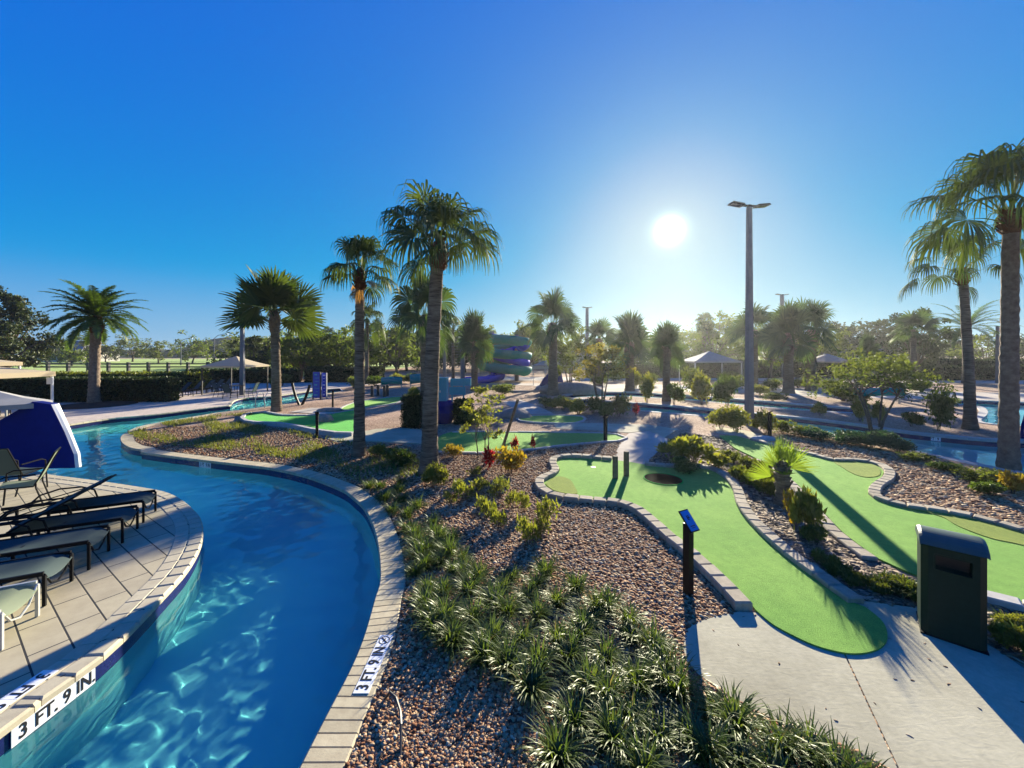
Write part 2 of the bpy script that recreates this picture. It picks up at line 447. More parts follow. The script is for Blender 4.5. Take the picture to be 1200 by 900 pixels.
def frond(nb, rng, az, el, L, nl=44, curve=1.1, leaf=.42):
    h = np.array([math.cos(az), math.sin(az), 0.]); s = np.array([-math.sin(az), math.cos(az), 0.]); z = np.array([0, 0, 1.])
    K = 12; pts = [np.zeros(3)]; e = el; dirs = []
    for i in range(K):
        d = math.cos(e) * h + math.sin(e) * z; dirs.append(d); pts.append(pts[-1] + d * L / K); e -= curve / K * (.5 + i / K)
    dirs.append(dirs[-1]); pts = np.array(pts); dirs = np.array(dirs)
    w = np.linspace(.03, .006, K + 1)[:, None]; m = K + 1
    nb.add(np.concatenate([pts - s * w, pts + s * w]), [[i, i + 1, m + i + 1, m + i] for i in range(K)])
    u = np.linspace(.12, 1, nl)
    P = np.stack([np.interp(u * K, np.arange(K + 1), pts[:, c]) for c in range(3)], 1)
    D = unit(np.stack([np.interp(u * K, np.arange(K + 1), dirs[:, c]) for c in range(3)], 1))
    N = np.cross(D, s[None])
    for sg in (-1, 1):
        ln = leaf * np.sin(np.clip(u * 1.02, 0, 1) * math.pi * .86 + .28) ** .7 * rng.uniform(.85, 1.1, nl)
        d = unit(D * .65 + sg * s * .8 + N * rng.uniform(.05, .45, (nl, 1)))
        mid = P + d * (ln * .55)[:, None]; tip = mid + unit(d + np.array([0, 0, -.45])) * (ln * .45)[:, None]
        wd = D * .022
        V = np.stack([P - wd, P + wd, mid - wd * 1.1, mid + wd * 1.1, tip - wd * .15, tip + wd * .15], 1).reshape(-1, 3)
        i = np.arange(nl)[:, None] * 6
        nb.add(V, np.concatenate([i + np.array([[0, 1, 3, 2]]), i + np.array([[2, 3, 5, 4]])]))
def date_crown(seed, n, L, elmin=-15, elmax=80):
    rng = np.random.default_rng(seed); nb = NB()
    for i in range(n):
        u = (i + .5) / n
        frond(nb, rng, i * 2.39996 + rng.normal(0, .15), R(elmax + (elmin - elmax) * u + rng.normal(0, 4)), L * rng.uniform(.85, 1.1), 52, 1.15, .40)
    return nb
def trunk_mesh(seed, h, r0, r1, lean=(0, 0), flare=1.4, n=14, ring=.12, amp=.03, top=1.0):
    rnd = random.Random(seed); mb = MB(); pts = []; rad = []
    k = max(6, int(h / ring))
    for i in range(k + 1):
        t = i / k
        pts.append((lean[0] * t ** 1.6 + rnd.gauss(0, .004), lean[1] * t ** 1.6 + rnd.gauss(0, .004), h * t - (0.08 if i == 0 else 0)))
        r = r0 + (r1 - r0) * t
        r *= 1 + (flare - 1) * math.exp(-t * h / .35) + amp * (1 if i % 2 else -1) + rnd.gauss(0, .012)
        rad.append(r)
    return mb.tube(pts, rad, n)
def husk_mesh(seed, r, h, n=34, out=.08):
    """cut leaf bases round the top of the trunk"""
    rnd = random.Random(seed); mb = MB()
    mb.tube([(0, 0, -h), (0, 0, -h * .45), (0, 0, .12)], [r * 1.08, r * 1.42, r * .75], 12)
    for i in range(n):
        a = i * 2.39996; z = -h + h * 1.05 * i / n
        rr = r * (1.08 + .32 * math.sin(math.pi * min(1, i / n + .15)))
        d = Vector((math.cos(a), math.sin(a), 0)); s = Vector((-math.sin(a), math.cos(a), 0))
        p = d * rr * .85 + Vector((0, 0, z)); q = p + d * (out * rnd.uniform(.7, 1.4)) + Vector((0, 0, .14 * rnd.uniform(.7, 1.3)))
        w = r * .34
        mb.add([p - s * w, p + s * w, q + s * w * .55, q - s * w * .55, p - s * w + d * -.03, p + s * w + d * -.03, q + s * w * .5 - d * .035, q - s * w * .5 - d * .035],
               [(0, 1, 2, 3), (7, 6, 5, 4), (0, 4, 5, 1), (1, 5, 6, 2), (2, 6, 7, 3), (3, 7, 4, 0)])
    return mb

def rand_leaves(rng, C, size, aspect=.5, flat=.0, up=None):
    """diamond leaves at the points C -> V, Q"""
    n = len(C)
    d = unit(rng.normal(size=(n, 3)) + (0 if up is None else up)); a = unit(rng.normal(size=(n, 3)) * np.array([1, 1, 1 - flat]))
    s = unit(np.cross(d, a)); L = (size * rng.uniform(.6, 1.3, n))[:, None]
    nrm = np.cross(d, s)
    V = np.stack([C, C + d * L * .5 - s * L * aspect * .5 + nrm * L * .12, C + d * L - nrm * L * .1, C + d * L * .5 + s * L * aspect * .5 + nrm * L * .12], 1).reshape(-1, 3)
    Q = np.arange(n * 4).reshape(n, 4)
    return V, Q
def clump_points(rng, centers, radii, n, shell=.55):
    i = rng.integers(0, len(centers), n)
    d = unit(rng.normal(size=(n, 3))); r = radii[i] * rng.uniform(shell, 1.0, n) ** .7
    return centers[i] + d * r[:, None] * np.array([1, 1, .75])
def tree_mesh(seed, h, cw, trunk_h, nleaf, lsize, stems=1, limbs=9, shape=1.0, tr=.16, clump=.26, shell=.3):
    """returns (trunk MB, crown NB): limbs fan out of the stems, leaf clumps sit on limb ends"""
    rng = np.random.default_rng(seed); mb = MB(); cs = []; rs = []
    for si in range(stems):
        a0 = si * 2 * math.pi / stems + rng.uniform(0, 1); off = (0 if stems == 1 else 1)
        bx, by = .08 * off * math.cos(a0) * stems ** .5, .08 * off * math.sin(a0) * stems ** .5
        topx, topy = off * cw * .16 * math.cos(a0) + rng.normal(0, .03 * h), off * cw * .16 * math.sin(a0) + rng.normal(0, .03 * h)
        T = [(bx + (topx - bx) * t ** 1.3, by + (topy - by) * t ** 1.3, trunk_h * 1.35 * t - (.06 if t == 0 else 0)) for t in np.linspace(0, 1, 6)]
        mb.tube(T, list(np.linspace(tr, tr * .6, 6)), 8)
        tp = np.array(T[-1]); fork = np.array(T[3])
        nl = max(4, limbs // stems)
        for li in range(nl):
            a = a0 + li * 2.4 + rng.normal(0, .3); v = (li + .5) / nl
            zz = trunk_h + (h - trunk_h) * (.12 + .82 * v)
            prof = math.sin(math.pi * min(1, (.22 + .74 * v) ** shape)) ** .7
            rr = cw / 2 * prof * rng.uniform(.55, .9)
            end = np.array([topx * .6 + rr * math.cos(a), topy * .6 + rr * math.sin(a), zz])
            st = fork + (tp - fork) * rng.uniform(.2, 1)
            mid = (st + end) / 2 + np.array([0, 0, .06 * h])
            mb.tube([st, mid, end], [tr * .4, tr * .25, tr * .08], 5, False)
            R0 = clump * cw * rng.uniform(.6, 1.15)
            cs.append(end); rs.append(R0)
            for _ in range(3):
                cs.append(end + rng.normal(0, .8, 3) * R0 * np.array([1, 1, .7])); rs.append(R0 * rng.uniform(.35, .75))
                mb.tube([mid + (end - mid) * .4, cs[-1]], [tr * .12, tr * .03], 4, False)
    cs = np.array(cs); rs = np.array(rs)
    cs[:, 2] = np.maximum(cs[:, 2], trunk_h * .75 + rs * .5)
    P = clump_points(rng, cs, rs, nleaf, shell)
    nb = NB(); nb.add(*rand_leaves(rng, P, lsize, .55, .3))
    return mb, nb
def shrub_nb(seed, r, h, n, lsize, lobes=7, aspect=.5, up=.4, shell=.35):
    rng = np.random.default_rng(seed)
    a = rng.uniform(0, 6.28, lobes); q = r * rng.uniform(.1, .62, lobes)
    cs = np.stack([q * np.cos(a), q * np.sin(a), h * rng.uniform(.35, .72, lobes)], 1); rs = np.minimum(r * rng.uniform(.3, .55, lobes), cs[:, 2] * .95)
    P = clump_points(rng, cs, rs, n, shell); P[:, 2] = np.abs(P[:, 2]) * 1.0
    nb = NB(); nb.add(*rand_leaves(rng, P, lsize, aspect, .2, np.array([0, 0, up])))
    return nb
def stem_mb(seed, r, h, n=7, w=.008):
    rnd = random.Random(seed); mb = MB()
    for i in range(n):
        a = i * 2.4; e = r * rnd.uniform(.3, .7)
        mb.tube([(math.cos(a) * .02, math.sin(a) * .02, -.03), (math.cos(a) * e * .4, math.sin(a) * e * .4, h * .4), (math.cos(a) * e, math.sin(a) * e, h * rnd.uniform(.65, .85))], [w, w * .8, w * .4], 4, False)
    return mb
def blades_nb(seed, n, L, w, spread=.9, arch=1.5, segs=5, up=1.0, br=.04):
    rng = np.random.default_rng(seed)
    az = rng.uniform(0, 2 * math.pi, n); lean = np.abs(rng.normal(0, 1, n)) * .42 * spread + .08
    e = math.pi / 2 * up - lean
    h = np.stack([np.cos(az), np.sin(az), 0 * az], 1); s = np.stack([-np.sin(az), np.cos(az), 0 * az], 1)
    base = h * (br * rng.uniform(0, 1, n))[:, None] + rng.normal(0, br * .5, (n, 3)) * np.array([1, 1, 0])
    ln = L * rng.uniform(.55, 1.15, n); bend = arch * rng.uniform(.5, 1.3, n)
    pos = base.copy(); rows = []
    for i in range(segs + 1):
        t = i / segs
        ww = w * (1 - t ** 2.2) * .5 + .0006
        rows.append(np.stack([pos - s * ww, pos + s * ww], 1))
        d = np.cos(e)[:, None] * h + np.sin(e)[:, None] * np.array([0, 0, 1.])
        pos = pos + d * (ln / segs)[:, None]; e = e - bend / segs * (.4 + 1.2 * t)
        pos[:, 2] = np.maximum(pos[:, 2], .004)
    V = np.stack(rows, 1)                        # n, S+1, 2, 3
    ii = np.arange(n * (segs + 1) * 2).reshape(n, segs + 1, 2)
    Q = np.stack([ii[:, :-1, 0], ii[:, :-1, 1], ii[:, 1:, 1], ii[:, 1:, 0]], -1).reshape(-1, 4)
    nb = NB(); nb.add(V.reshape(-1, 3), Q)
    return nb

def palm(name, label, cat, loc, h, r0, r1, crown, cm, lean=(0, 0), flare=1.4, bark='bark', husk=None, seed=1, group=None, dry=None, amp=.03, ring=.12, rz=0):
    t = thing(name, label, cat, loc, rz, group)
    trunk_mesh(seed, h, r0, r1, lean, flare, amp=amp, ring=ring).build('trunk', bark, t, True)
    top = (lean[0], lean[1], h)
    if husk:
        husk_mesh(seed, r1, husk[0], husk[2] if len(husk) > 2 else 34, husk[1]).build('leaf_base', husk[3] if len(husk) > 3 else 'husk', t, False, top)
    if isinstance(crown, NB): crown.build('crown', cm, t, True, top)
    else:
        o = bpy.data.objects.new('crown', crown); COL.objects.link(o); o.parent = t; o.location = top
    if dry: dry.build('dead_frond', 'dryfan', t, True, (top[0], top[1], top[2] - .15))
    return t
# ------------------------------------------------------------------ pools
WZ = -.20                                   # water level
V2 = lambda x, y: Vector((x, y))
deck_edge = catmull([V2(-3.95, -6), V2(-3.95, -2), V2(-3.95, .5)] + [g(*p).to_2d() for p in
    [(0, 856), (22, 838), (60, 810), (112, 774), (152, 738), (193, 695), (218, 667), (233, 640), (236, 620), (232, 606), (221, 594), (208, 584), (190, 576.5), (160, 571), (117, 564.6), (82, 560), (54, 556), (34, 548), (24, 528), (38, 509), (60, 501.5), (85, 497)]], False, 6)
n_pen = len(deck_edge)
far_bank = catmull([g(*p).to_2d() for p in [(85, 497), (130, 490.5), (170, 487), (220, 481), (270, 475.2)]], False, 6)
nook = catmull([g(*p).to_2d() for p in [(270, 475.2), (274, 470), (284, 467), (300, 465.5), (320, 464.5), (345, 461), (370, 457.5), (398, 455)]], False, 5)
isl = catmull([g(*p).to_2d() for p in [(402, 458), (375, 463), (345, 471), (300, 478), (260, 483), (238, 486.6), (195, 494), (165, 499.6), (151, 505.5), (143, 511), (142, 516), (146, 521), (154, 525), (166, 527)]], False, 6)
isl2 = catmull([g(*p).to_2d() for p in [(166, 530), (200, 534.5), (240, 539.5), (280, 544), (320, 549), (360, 558), (400, 573), (416, 584), (429, 597), (440, 621), (445.5, 648), (447, 680), (441, 702), (431, 738), (420, 769), (402, 807), (380, 849)]] + [V2(-1.47, 1.5), V2(-1.5, -2), V2(-1.5, -6)], False, 6)
poolA = deck_edge + far_bank[1:] + nook[1:] + isl + isl2
# right-hand river and the back channel
farB = catmull([g(*p).to_2d() for p in [(668, 468), (690, 469), (740, 472.5), (790, 476.5), (832, 480.5), (880, 484.8), (902, 487), (945, 491), (1001, 498), (1058, 506.5), (1100, 511), (1164, 516.5), (1230, 518), (1330, 516)]], False, 6)
nearB = catmull([g(*p).to_2d() for p in [(1400, 545), (1260, 556), (1200, 553), (1160, 546), (1110, 536), (1060, 526), (1010, 516), (960, 506), (905, 496), (860, 490), (800, 485), (740, 480), (700, 476), (672, 472)]], False, 6)
poolB = farB + nearB
farC = catmull([g(*p).to_2d() for p in [(662, 463.5), (677, 461.5), (700, 460), (727, 460), (752, 460.6), (796, 463.5), (840, 466.5), (885, 470), (958, 476), (1004, 479)]], False, 6)
nearC = catmull([g(*p).to_2d() for p in [(1004, 483.5), (958, 481.5), (885, 476), (840, 471.5), (796, 468), (752, 465.3), (727, 464.6), (695, 465), (672, 466)]], False, 6)
poolC = farC + nearC
poolD = catmull([g(*p).to_2d() for p in [(1128, 469), (1180, 471), (1260, 474), (1300, 490), (1250, 500), (1175, 498), (1150, 494), (1156, 487), (1157, 482), (1150, 477), (1126, 474)]], True, 5)
POOLS = [poolA, poolB, poolC, poolD]
def sheet(name, P, z, m, holes=(), sub=None):
    loops = [P] + list(holes)
    pts = [p for l in loops for p in l]
    tris = geometry.tessellate_polygon([[Vector((p[0], p[1], 0)) for p in l] for l in loops])
    fs = []
    for t in tris:
        a, b, c = (pts[i] for i in t)
        fs.append(t if (b[0] - a[0]) * (c[1] - a[1]) - (b[1] - a[1]) * (c[0] - a[0]) > 0 else t[::-1])
    return MB().add([(p[0], p[1], z) for p in pts], fs).build(name, m)
big = [V2(-900, -60), V2(900, -60), V2(900, 1500), V2(-900, 1500)]
structure(sheet('ground', big, 0, 'soil', POOLS))
def wall_strip(P, z0, z1, name, m, closed=True):
    mb = MB(); n = len(P)
    vs = [(p.x, p.y, z0) for p in P] + [(p.x, p.y, z1) for p in P]
    fs = [(i, (i + 1) % n, n + (i + 1) % n, n + i) for i in range(n if closed else n - 1)]
    return mb.add(vs, fs).build(name, m)
def waves(gx, gy, seed, amp):
    rng = np.random.default_rng(seed); z = np.zeros_like(gx)
    for i in range(30):
        a = rng.normal(1.2, .9); lam = rng.uniform(.13, .75); k = 2 * math.pi / lam
        z += amp * lam ** 1.35 * np.sin(k * (gx * math.cos(a) + gy * math.sin(a)) + rng.uniform(0, 6.3) + .8 * np.sin(gx * .9 + i) * np.cos(gy * .7 + i))
    return z
def water_mat():
    m = bpy.data.materials.new('clear pool water'); m.use_nodes = True; nt = m.node_tree
    nt.nodes.remove(nt.nodes['Principled BSDF'])
    b = nt.nodes.new('ShaderNodeBsdfGlass'); b.inputs['IOR'].default_value = 1.33; b.inputs['Roughness'].default_value = 0
    b.inputs['Color'].default_value = (.72, .975, .975, 1)
    nt.links.new(b.outputs[0], nt.nodes['Material Output'].inputs[0])
    return m
M['water'] = water_mat()
def water(name, P, step, amp, y0=None, y1=None, caster=True, pad=0):
    A = np.array([(p.x, p.y) for p in P]); lo, hi = A.min(0), A.max(0)
    if y0 is not None: lo[1] = max(lo[1], y0)
    if y1 is not None: hi[1] = min(hi[1], y1)
    nx, ny = int((hi[0] - lo[0]) / step) + 2, int((hi[1] - lo[1]) / step) + 2
    lo[0] -= pad; hi[0] += pad; hi[1] += pad; nx += int(2 * pad / step); ny += int(pad / step)
    gx, gy = np.meshgrid(np.linspace(lo[0] - step, hi[0] + step, nx), np.linspace(lo[1], hi[1], ny))
    ins = inside(P, np.stack([gx.ravel(), gy.ravel()], 1)).reshape(ny, nx)
    k = ins.copy()
    for _ in range(2):
        k2 = k.copy(); k2[1:] |= k[:-1]; k2[:-1] |= k[1:]; k2[:, 1:] |= k[:, :-1]; k2[:, :-1] |= k[:, 1:]; k = k2
    if pad:                                      # unseen extra water under the banks, added so sun caustics reach the floor
        base = k.copy(); ux, uy = math.sin(AZ), math.cos(AZ)
        for t in np.arange(.1, 3.6, .1):
            dx, dy = int(ux * t / step), int(uy * t / step)
            k[dy:, dx:] |= base[:ny - dy, :nx - dx]
    q = k[:-1, :-1] | k[1:, 1:] | k[:-1, 1:] | k[1:, :-1]
    i = np.arange(nx * ny).reshape(ny, nx)
    Q = np.stack([i[:-1, :-1], i[:-1, 1:], i[1:, 1:], i[1:, :-1]], -1)[q]
    V = np.stack([gx, gy, WZ + waves(gx, gy, 3, amp)], -1).reshape(-1, 3)
    used = np.unique(Q); mp = np.zeros(nx * ny, int); mp[used] = np.arange(len(used))
    o = np_build(name, V[used], mp[Q], 'water', None, True)
    o.cycles.is_caustics_caster = caster
    return structure(o)
water('pool_water', poolA, .017, .0018, y0=-1.5, y1=13, pad=4)
water('pool_water', poolA, .25, .0012, y0=13, caster=False)
for P in (poolB, poolC, poolD): water('pool_water', P, .12, .0015, caster=False)
for P in POOLS:
    f = structure(sheet('pool_floor', P, -1.15, 'plaster')); f.cycles.is_caustics_receiver = True
    w = structure(wall_strip(P, -1.15, -.21, 'pool_wall', 'plaster')); w.cycles.is_caustics_receiver = True
    structure(wall_strip(P, -.21, -.045, 'pool_tile_band', 'tile'))

def blocks(path, closed, length, w_in, w_out, z0, z1, name, m, gap=.006, bev=.012, side=1, jit=0.0):
    """a row of laid blocks along the path; side=1 puts w_out to the right of travel"""
    P = resample(path, length, closed); n = len(P); N = normals2(P, closed); mb = MB(); rnd = random.Random(5)
    for i in range(n if closed else n - 1):
        a, b = P[i], P[(i + 1) % n]; na, nb_ = N[i] * side, N[(i + 1) % n] * side
        t = (b - a); L = t.length
        if L < 1e-6: continue
        t = t / L
        a2, b2 = a + t * gap / 2, b - t * gap / 2
        dz = rnd.uniform(-jit, jit); ro = rnd.uniform(-jit, jit)
        lo = [a2 - na * w_in, b2 - nb_ * w_in, b2 + nb_ * (w_out + ro), a2 + na * (w_out + ro)]
        c = sum(lo, V2(0, 0)) / 4
        hi = [p + (c - p).normalized() * bev * 1.4 for p in lo]
        vs = [(p.x, p.y, z0) for p in lo] + [(p.x, p.y, z1 - bev + dz) for p in lo] + [(p.x, p.y, z1 + dz) for p in hi]
        fs = [(0, 1, 5, 4), (1, 2, 6, 5), (2, 3, 7, 6), (3, 0, 4, 7), (4, 5, 9, 8), (5, 6, 10, 9), (6, 7, 11, 10), (7, 4, 8, 11), (8, 9, 10, 11)]
        if side < 0: fs = [f[::-1] for f in fs]
        mb.add(vs, fs)
    return mb.build(name, m)
# travel up the left edge: deck lies left of travel; island edge is listed back to front: garden lies left of travel too
structure(blocks(deck_edge + far_bank[1:] + nook[1:], False, .235, .025, .16, -.05, .016, 'pool_coping', 'deckcop', .007, .02, -1))
structure(blocks(deck_edge, False, .24, -.167, .33, -.03, .012, 'pool_coping', 'deckcop', .008, .006, -1))
isl_all = isl + [g(166, 527).to_2d()] + isl2
structure(blocks(isl_all, False, .105, .02, .30, -.05, .014, 'pool_coping', 'coping', .006, .01, -1))
for P, L in ((farB, .25), (nearB, .25), (farC, .3), (nearC, .3)):
    structure(blocks(P, False, L, .02, .28, -.05, .05 if P in (farB, farC) else .014, 'pool_coping', 'kerb', .006, .012, -1))
structure(blocks(poolD, True, .3, .02, .28, -.05, .03, 'pool_coping', 'kerb', .006, .012, -1 if area2(poolD) < 0 else 1))

# ------------------------------------------------------------------ decks, sand, lawns, paths
structure(sheet('pool_deck', deck_edge[:n_pen] + [V2(-30, 17), V2(-30, -6)], .006, 'paver'))
fd = [g(-330, 560).to_2d(), g(-60, 520).to_2d()] + far_bank + nook + [g(*p).to_2d() for p in [(420, 452), (470, 449), (470, 446), (360, 447), (300, 449), (230, 457), (190, 466), (150, 471), (60, 473), (-200, 474)]]
structure(sheet('pool_deck', deck_edge[-6:] + fd[2:], .008, 'paverfar'))
structure(sheet('sand_beach', [g(*p).to_2d() for p in [(180, 461), (230, 455), (300, 448.5), (300, 441), (260, 440), (190, 441), (170, 446)]], .012, 'sand'))
structure(sheet('lawn_field', [V2(-260, 47), V2(-27, 47), V2(-23, 80), V2(-30, 240), V2(-420, 240)], .012, 'lawn'))
structure(sheet('lawn_field', [V2(60, 60), V2(260, 50), V2(420, 240), V2(30, 240)], .012, 'lawn'))
structure(sheet('path', [g(*p).to_2d() for p in [(560, 450), (625, 452), (640, 457), (735, 459), (850, 459.5), (960, 465), (1100, 468), (1260, 471), (1260, 462), (1100, 459), (960, 456), (850, 452), (740, 451), (640, 449)]], .012, 'concpale'))
structure(sheet('path', [g(*p).to_2d() for p in [(880, 446), (1000, 448), (1200, 450), (1400, 450), (1400, 446), (1000, 444), (880, 443)]], .012, 'concpale'))
structure(sheet('path', [g(*p).to_2d() for p in [(380, 445), (560, 446), (700, 446), (860, 445), (860, 442), (560, 442), (380, 441)]], .012, 'concpale'))
def slab(name, pts, m, z1=.012, smooth=0):
    P = [g(*p).to_2d() for p in pts]
    if smooth: P = catmull(P, True, smooth)
    return structure(MB().prism(P, -.08, z1).build(name, m))
slab('path', [(866, 718), (840, 723), (817, 730.5), (806, 738), (802, 748), (801, 762), (805, 776), (819, 792), (855, 817), (894, 839), (936, 856), (978, 870), (1030, 895), (1056, 912), (1031, 858), (989, 768), (950, 745), (900, 720)], 'conc')
slab('path', [(990.5, 767), (1033, 858), (1058.5, 912), (1240, 1050), (1500, 1050), (1330, 860), (1200, 785), (1172, 765), (1120, 735), (1078, 714), (1017, 706), (1000, 706)], 'conc')
slab('path', [(717, 541), (722, 530), (728, 516.5), (737, 508), (760, 505), (781, 514), (782, 519), (764, 536), (757, 545)], 'concpale')
slab('path', [(648, 496), (690, 496), (760, 498), (795, 503), (778, 513), (760, 504.5), (737, 507.3), (700, 504.5), (652, 502)], 'conc')
slab('path', [(838, 500), (870, 504), (905, 512), (908, 521), (884, 514), (862, 510.5), (840, 508)], 'conc')
slab('path', [(590, 471), (610, 468.5), (632, 477), (649, 484.8), (612, 485.5), (600, 478)], 'concpale')
slab('path', [(384, 515), (396, 511), (420, 508), (440, 503.5), (470, 502), (500, 505), (513, 511), (511, 522), (470, 519.5), (430, 517.5), (395, 517.5)], 'conc', .03)
slab('path', [(340, 483), (365, 478), (400, 479.5), (420, 481), (415, 484), (385, 486)], 'concpale', .02)

G2 = lambda L: [g(*p).to_2d() for p in L]
def green(pts, m='turf', z=.03, smooth=4, name='putting_green'):
    P = [g(*p).to_2d() for p in pts]
    if smooth: P = catmull(P, True, smooth)
    return structure(MB().prism(P, -.05, z).build(name, m))
h1_left = [(883, 714), (867, 697), (839, 669.5), (818, 651), (795, 634), (780, 620.5), (760, 603), (748, 596), (735, 591), (725, 588.5), (710, 586.5), (690, 585), (675, 583.5), (655, 581), (643, 576), (637, 568), (640, 562.5), (652, 557), (656, 552), (653, 546), (652, 541), (658, 537.5), (675, 536.5), (695, 538), (717, 540)]
h1_right = [(755, 545.5), (775, 547.5), (802, 549), (814, 548), (830, 550), (846, 558.5), (857, 572), (862, 590), (870, 604), (888, 624), (917, 650), (945, 671), (970, 690), (994, 707)]
tip = catmull(G2([(886, 718), (905, 734), (930, 748), (957, 760), (988, 768), (1012, 768.5), (1032, 762), (1040, 749), (1034, 731), (1014, 714)]), False, 6)
structure(MB().prism(catmull(G2(h1_left[::-1]), False, 4) + tip + catmull(G2(h1_right[::-1]), False, 4) + G2([(735, 542)]), -.05, .03).build('putting_green', 'turf'))
structure(MB().prism(catmull([g(*p).to_2d() for p in [(641, 571), (640, 567), (648, 562), (656, 560), (668, 564), (674, 573), (676, 580.5), (660, 579.5), (648, 576)]], True, 4), 0, .04).build('rough_turf', 'rough'))
h2_left = [(845, 513), (861, 526), (888, 539), (911, 550), (938, 572), (960, 596), (978, 616), (988, 626), (1007, 641), (1030, 657), (1058, 670), (1078, 678), (1120, 688), (1162, 697), (1200, 708), (1290, 735)]
h2_right = [(878, 515.5), (902, 522), (931, 529.5), (955, 535), (973, 540), (990, 541), (1005, 541), (1020, 543), (1030, 547), (1036, 554), (1033, 561), (1022, 568), (1017, 575), (1019, 582), (1033, 588), (1058, 595), (1101, 601), (1143, 609), (1172, 617), (1205, 627), (1290, 655)]
green([(843, 511)] + h2_left + h2_right[::-1] + [(862, 511.5)], smooth=0)
structure(MB().prism(catmull([g(*p).to_2d() for p in [(977, 542.5), (990, 542), (1005, 542.5), (1020, 545), (1029, 549), (1032, 555), (1029, 559.5), (1015, 561), (1000, 557), (988, 550)]], True, 4), 0, .04).build('rough_turf', 'rough'))
structure(MB().prism(catmull([g(*p).to_2d() for p in [(1058, 597), (1101, 603), (1143, 611), (1172, 619), (1205, 629), (1290, 657), (1290, 668), (1200, 642), (1160, 633), (1123, 619), (1104, 608), (1078, 601)]], True, 4), 0, .04).build('rough_turf', 'rough'))
h3 = [(513, 514), (530, 507), (560, 506.3), (640, 507.2), (708, 508), (726, 510.5), (733, 513), (724, 516.5), (690, 518.5), (640, 524), (600, 528.5), (550, 530.5), (512, 529)]
green(h3)
h4 = [(611, 488.5), (645, 486.8), (680, 488), (684, 491.5), (675, 495.2), (650, 496), (612, 493.5)]
green(h4)
h5 = [(286, 491), (290, 486), (303, 483.3), (317, 484.8), (328, 487), (349, 487.5), (370, 487), (392, 485), (416, 481.5), (421, 486), (418, 500), (415, 510), (396, 509.5), (375, 506.5), (352, 502), (328, 498), (305, 497), (290, 495)]
green(h5, 'turfdeep')
h6 = [(400, 479.5), (410, 474), (425, 470), (455, 466), (470, 465), (473, 468), (460, 473), (430, 477.5), (412, 481)]
green(h6)

def edging(pts, label, length=.27, w=.2, h=.105, m='edge', side=1, n=4, closed=False, gap=.014, jit=.006, smooth=True):
    P = [g(x, y, .03).to_2d() for x, y in pts]
    if smooth: P = catmull(P, closed, n)
    return tag(blocks(P, closed, length, -.005, w, -.06, h, 'brick_edging', m, gap, .016, side, jit), label, 'edging')
edging(h1_left, 'pink brick edging curving round the cup end of the nearest green', side=-1)
edging(h1_right, 'brick edging along the right side of the nearest green, beside the mulch bed', side=-1, h=.09)
edging(h2_left[2:-6], 'low half-buried brick edging on the mulch bed side of the green behind the bin', side=1, h=.07)
edging([(1120, 688), (1162, 697), (1200, 708), (1290, 735)], 'pale concrete edging right behind the green bin', side=1, h=.09, m='kerb', length=.5)
edging(h2_right, 'brick edging snaking between the far-right gravel and the green behind the bin', side=-1, h=.09)
edging(h3[1:], 'low pale kerb around the long shaded green behind the staked tree', .6, .1, .06, 'kerb', -1, gap=.004, closed=False)
edging(h4, 'low pale kerb round the small green below the ramp', .6, .1, .06, 'kerb', -1, gap=.004, closed=True)
edging(h5[:8], 'pale kerb along the back of the bright green mound', .6, .14, .09, 'kerb', -1, gap=.004)
edging(h5[11:] + h5[:1], 'pale raised kerb along the front of the bright green mound', .6, .16, .16, 'kerb', -1, gap=.004)
edging(h6, 'low pale kerb round the farthest left putting green', .6, .1, .06, 'kerb', -1, gap=.004, closed=True)

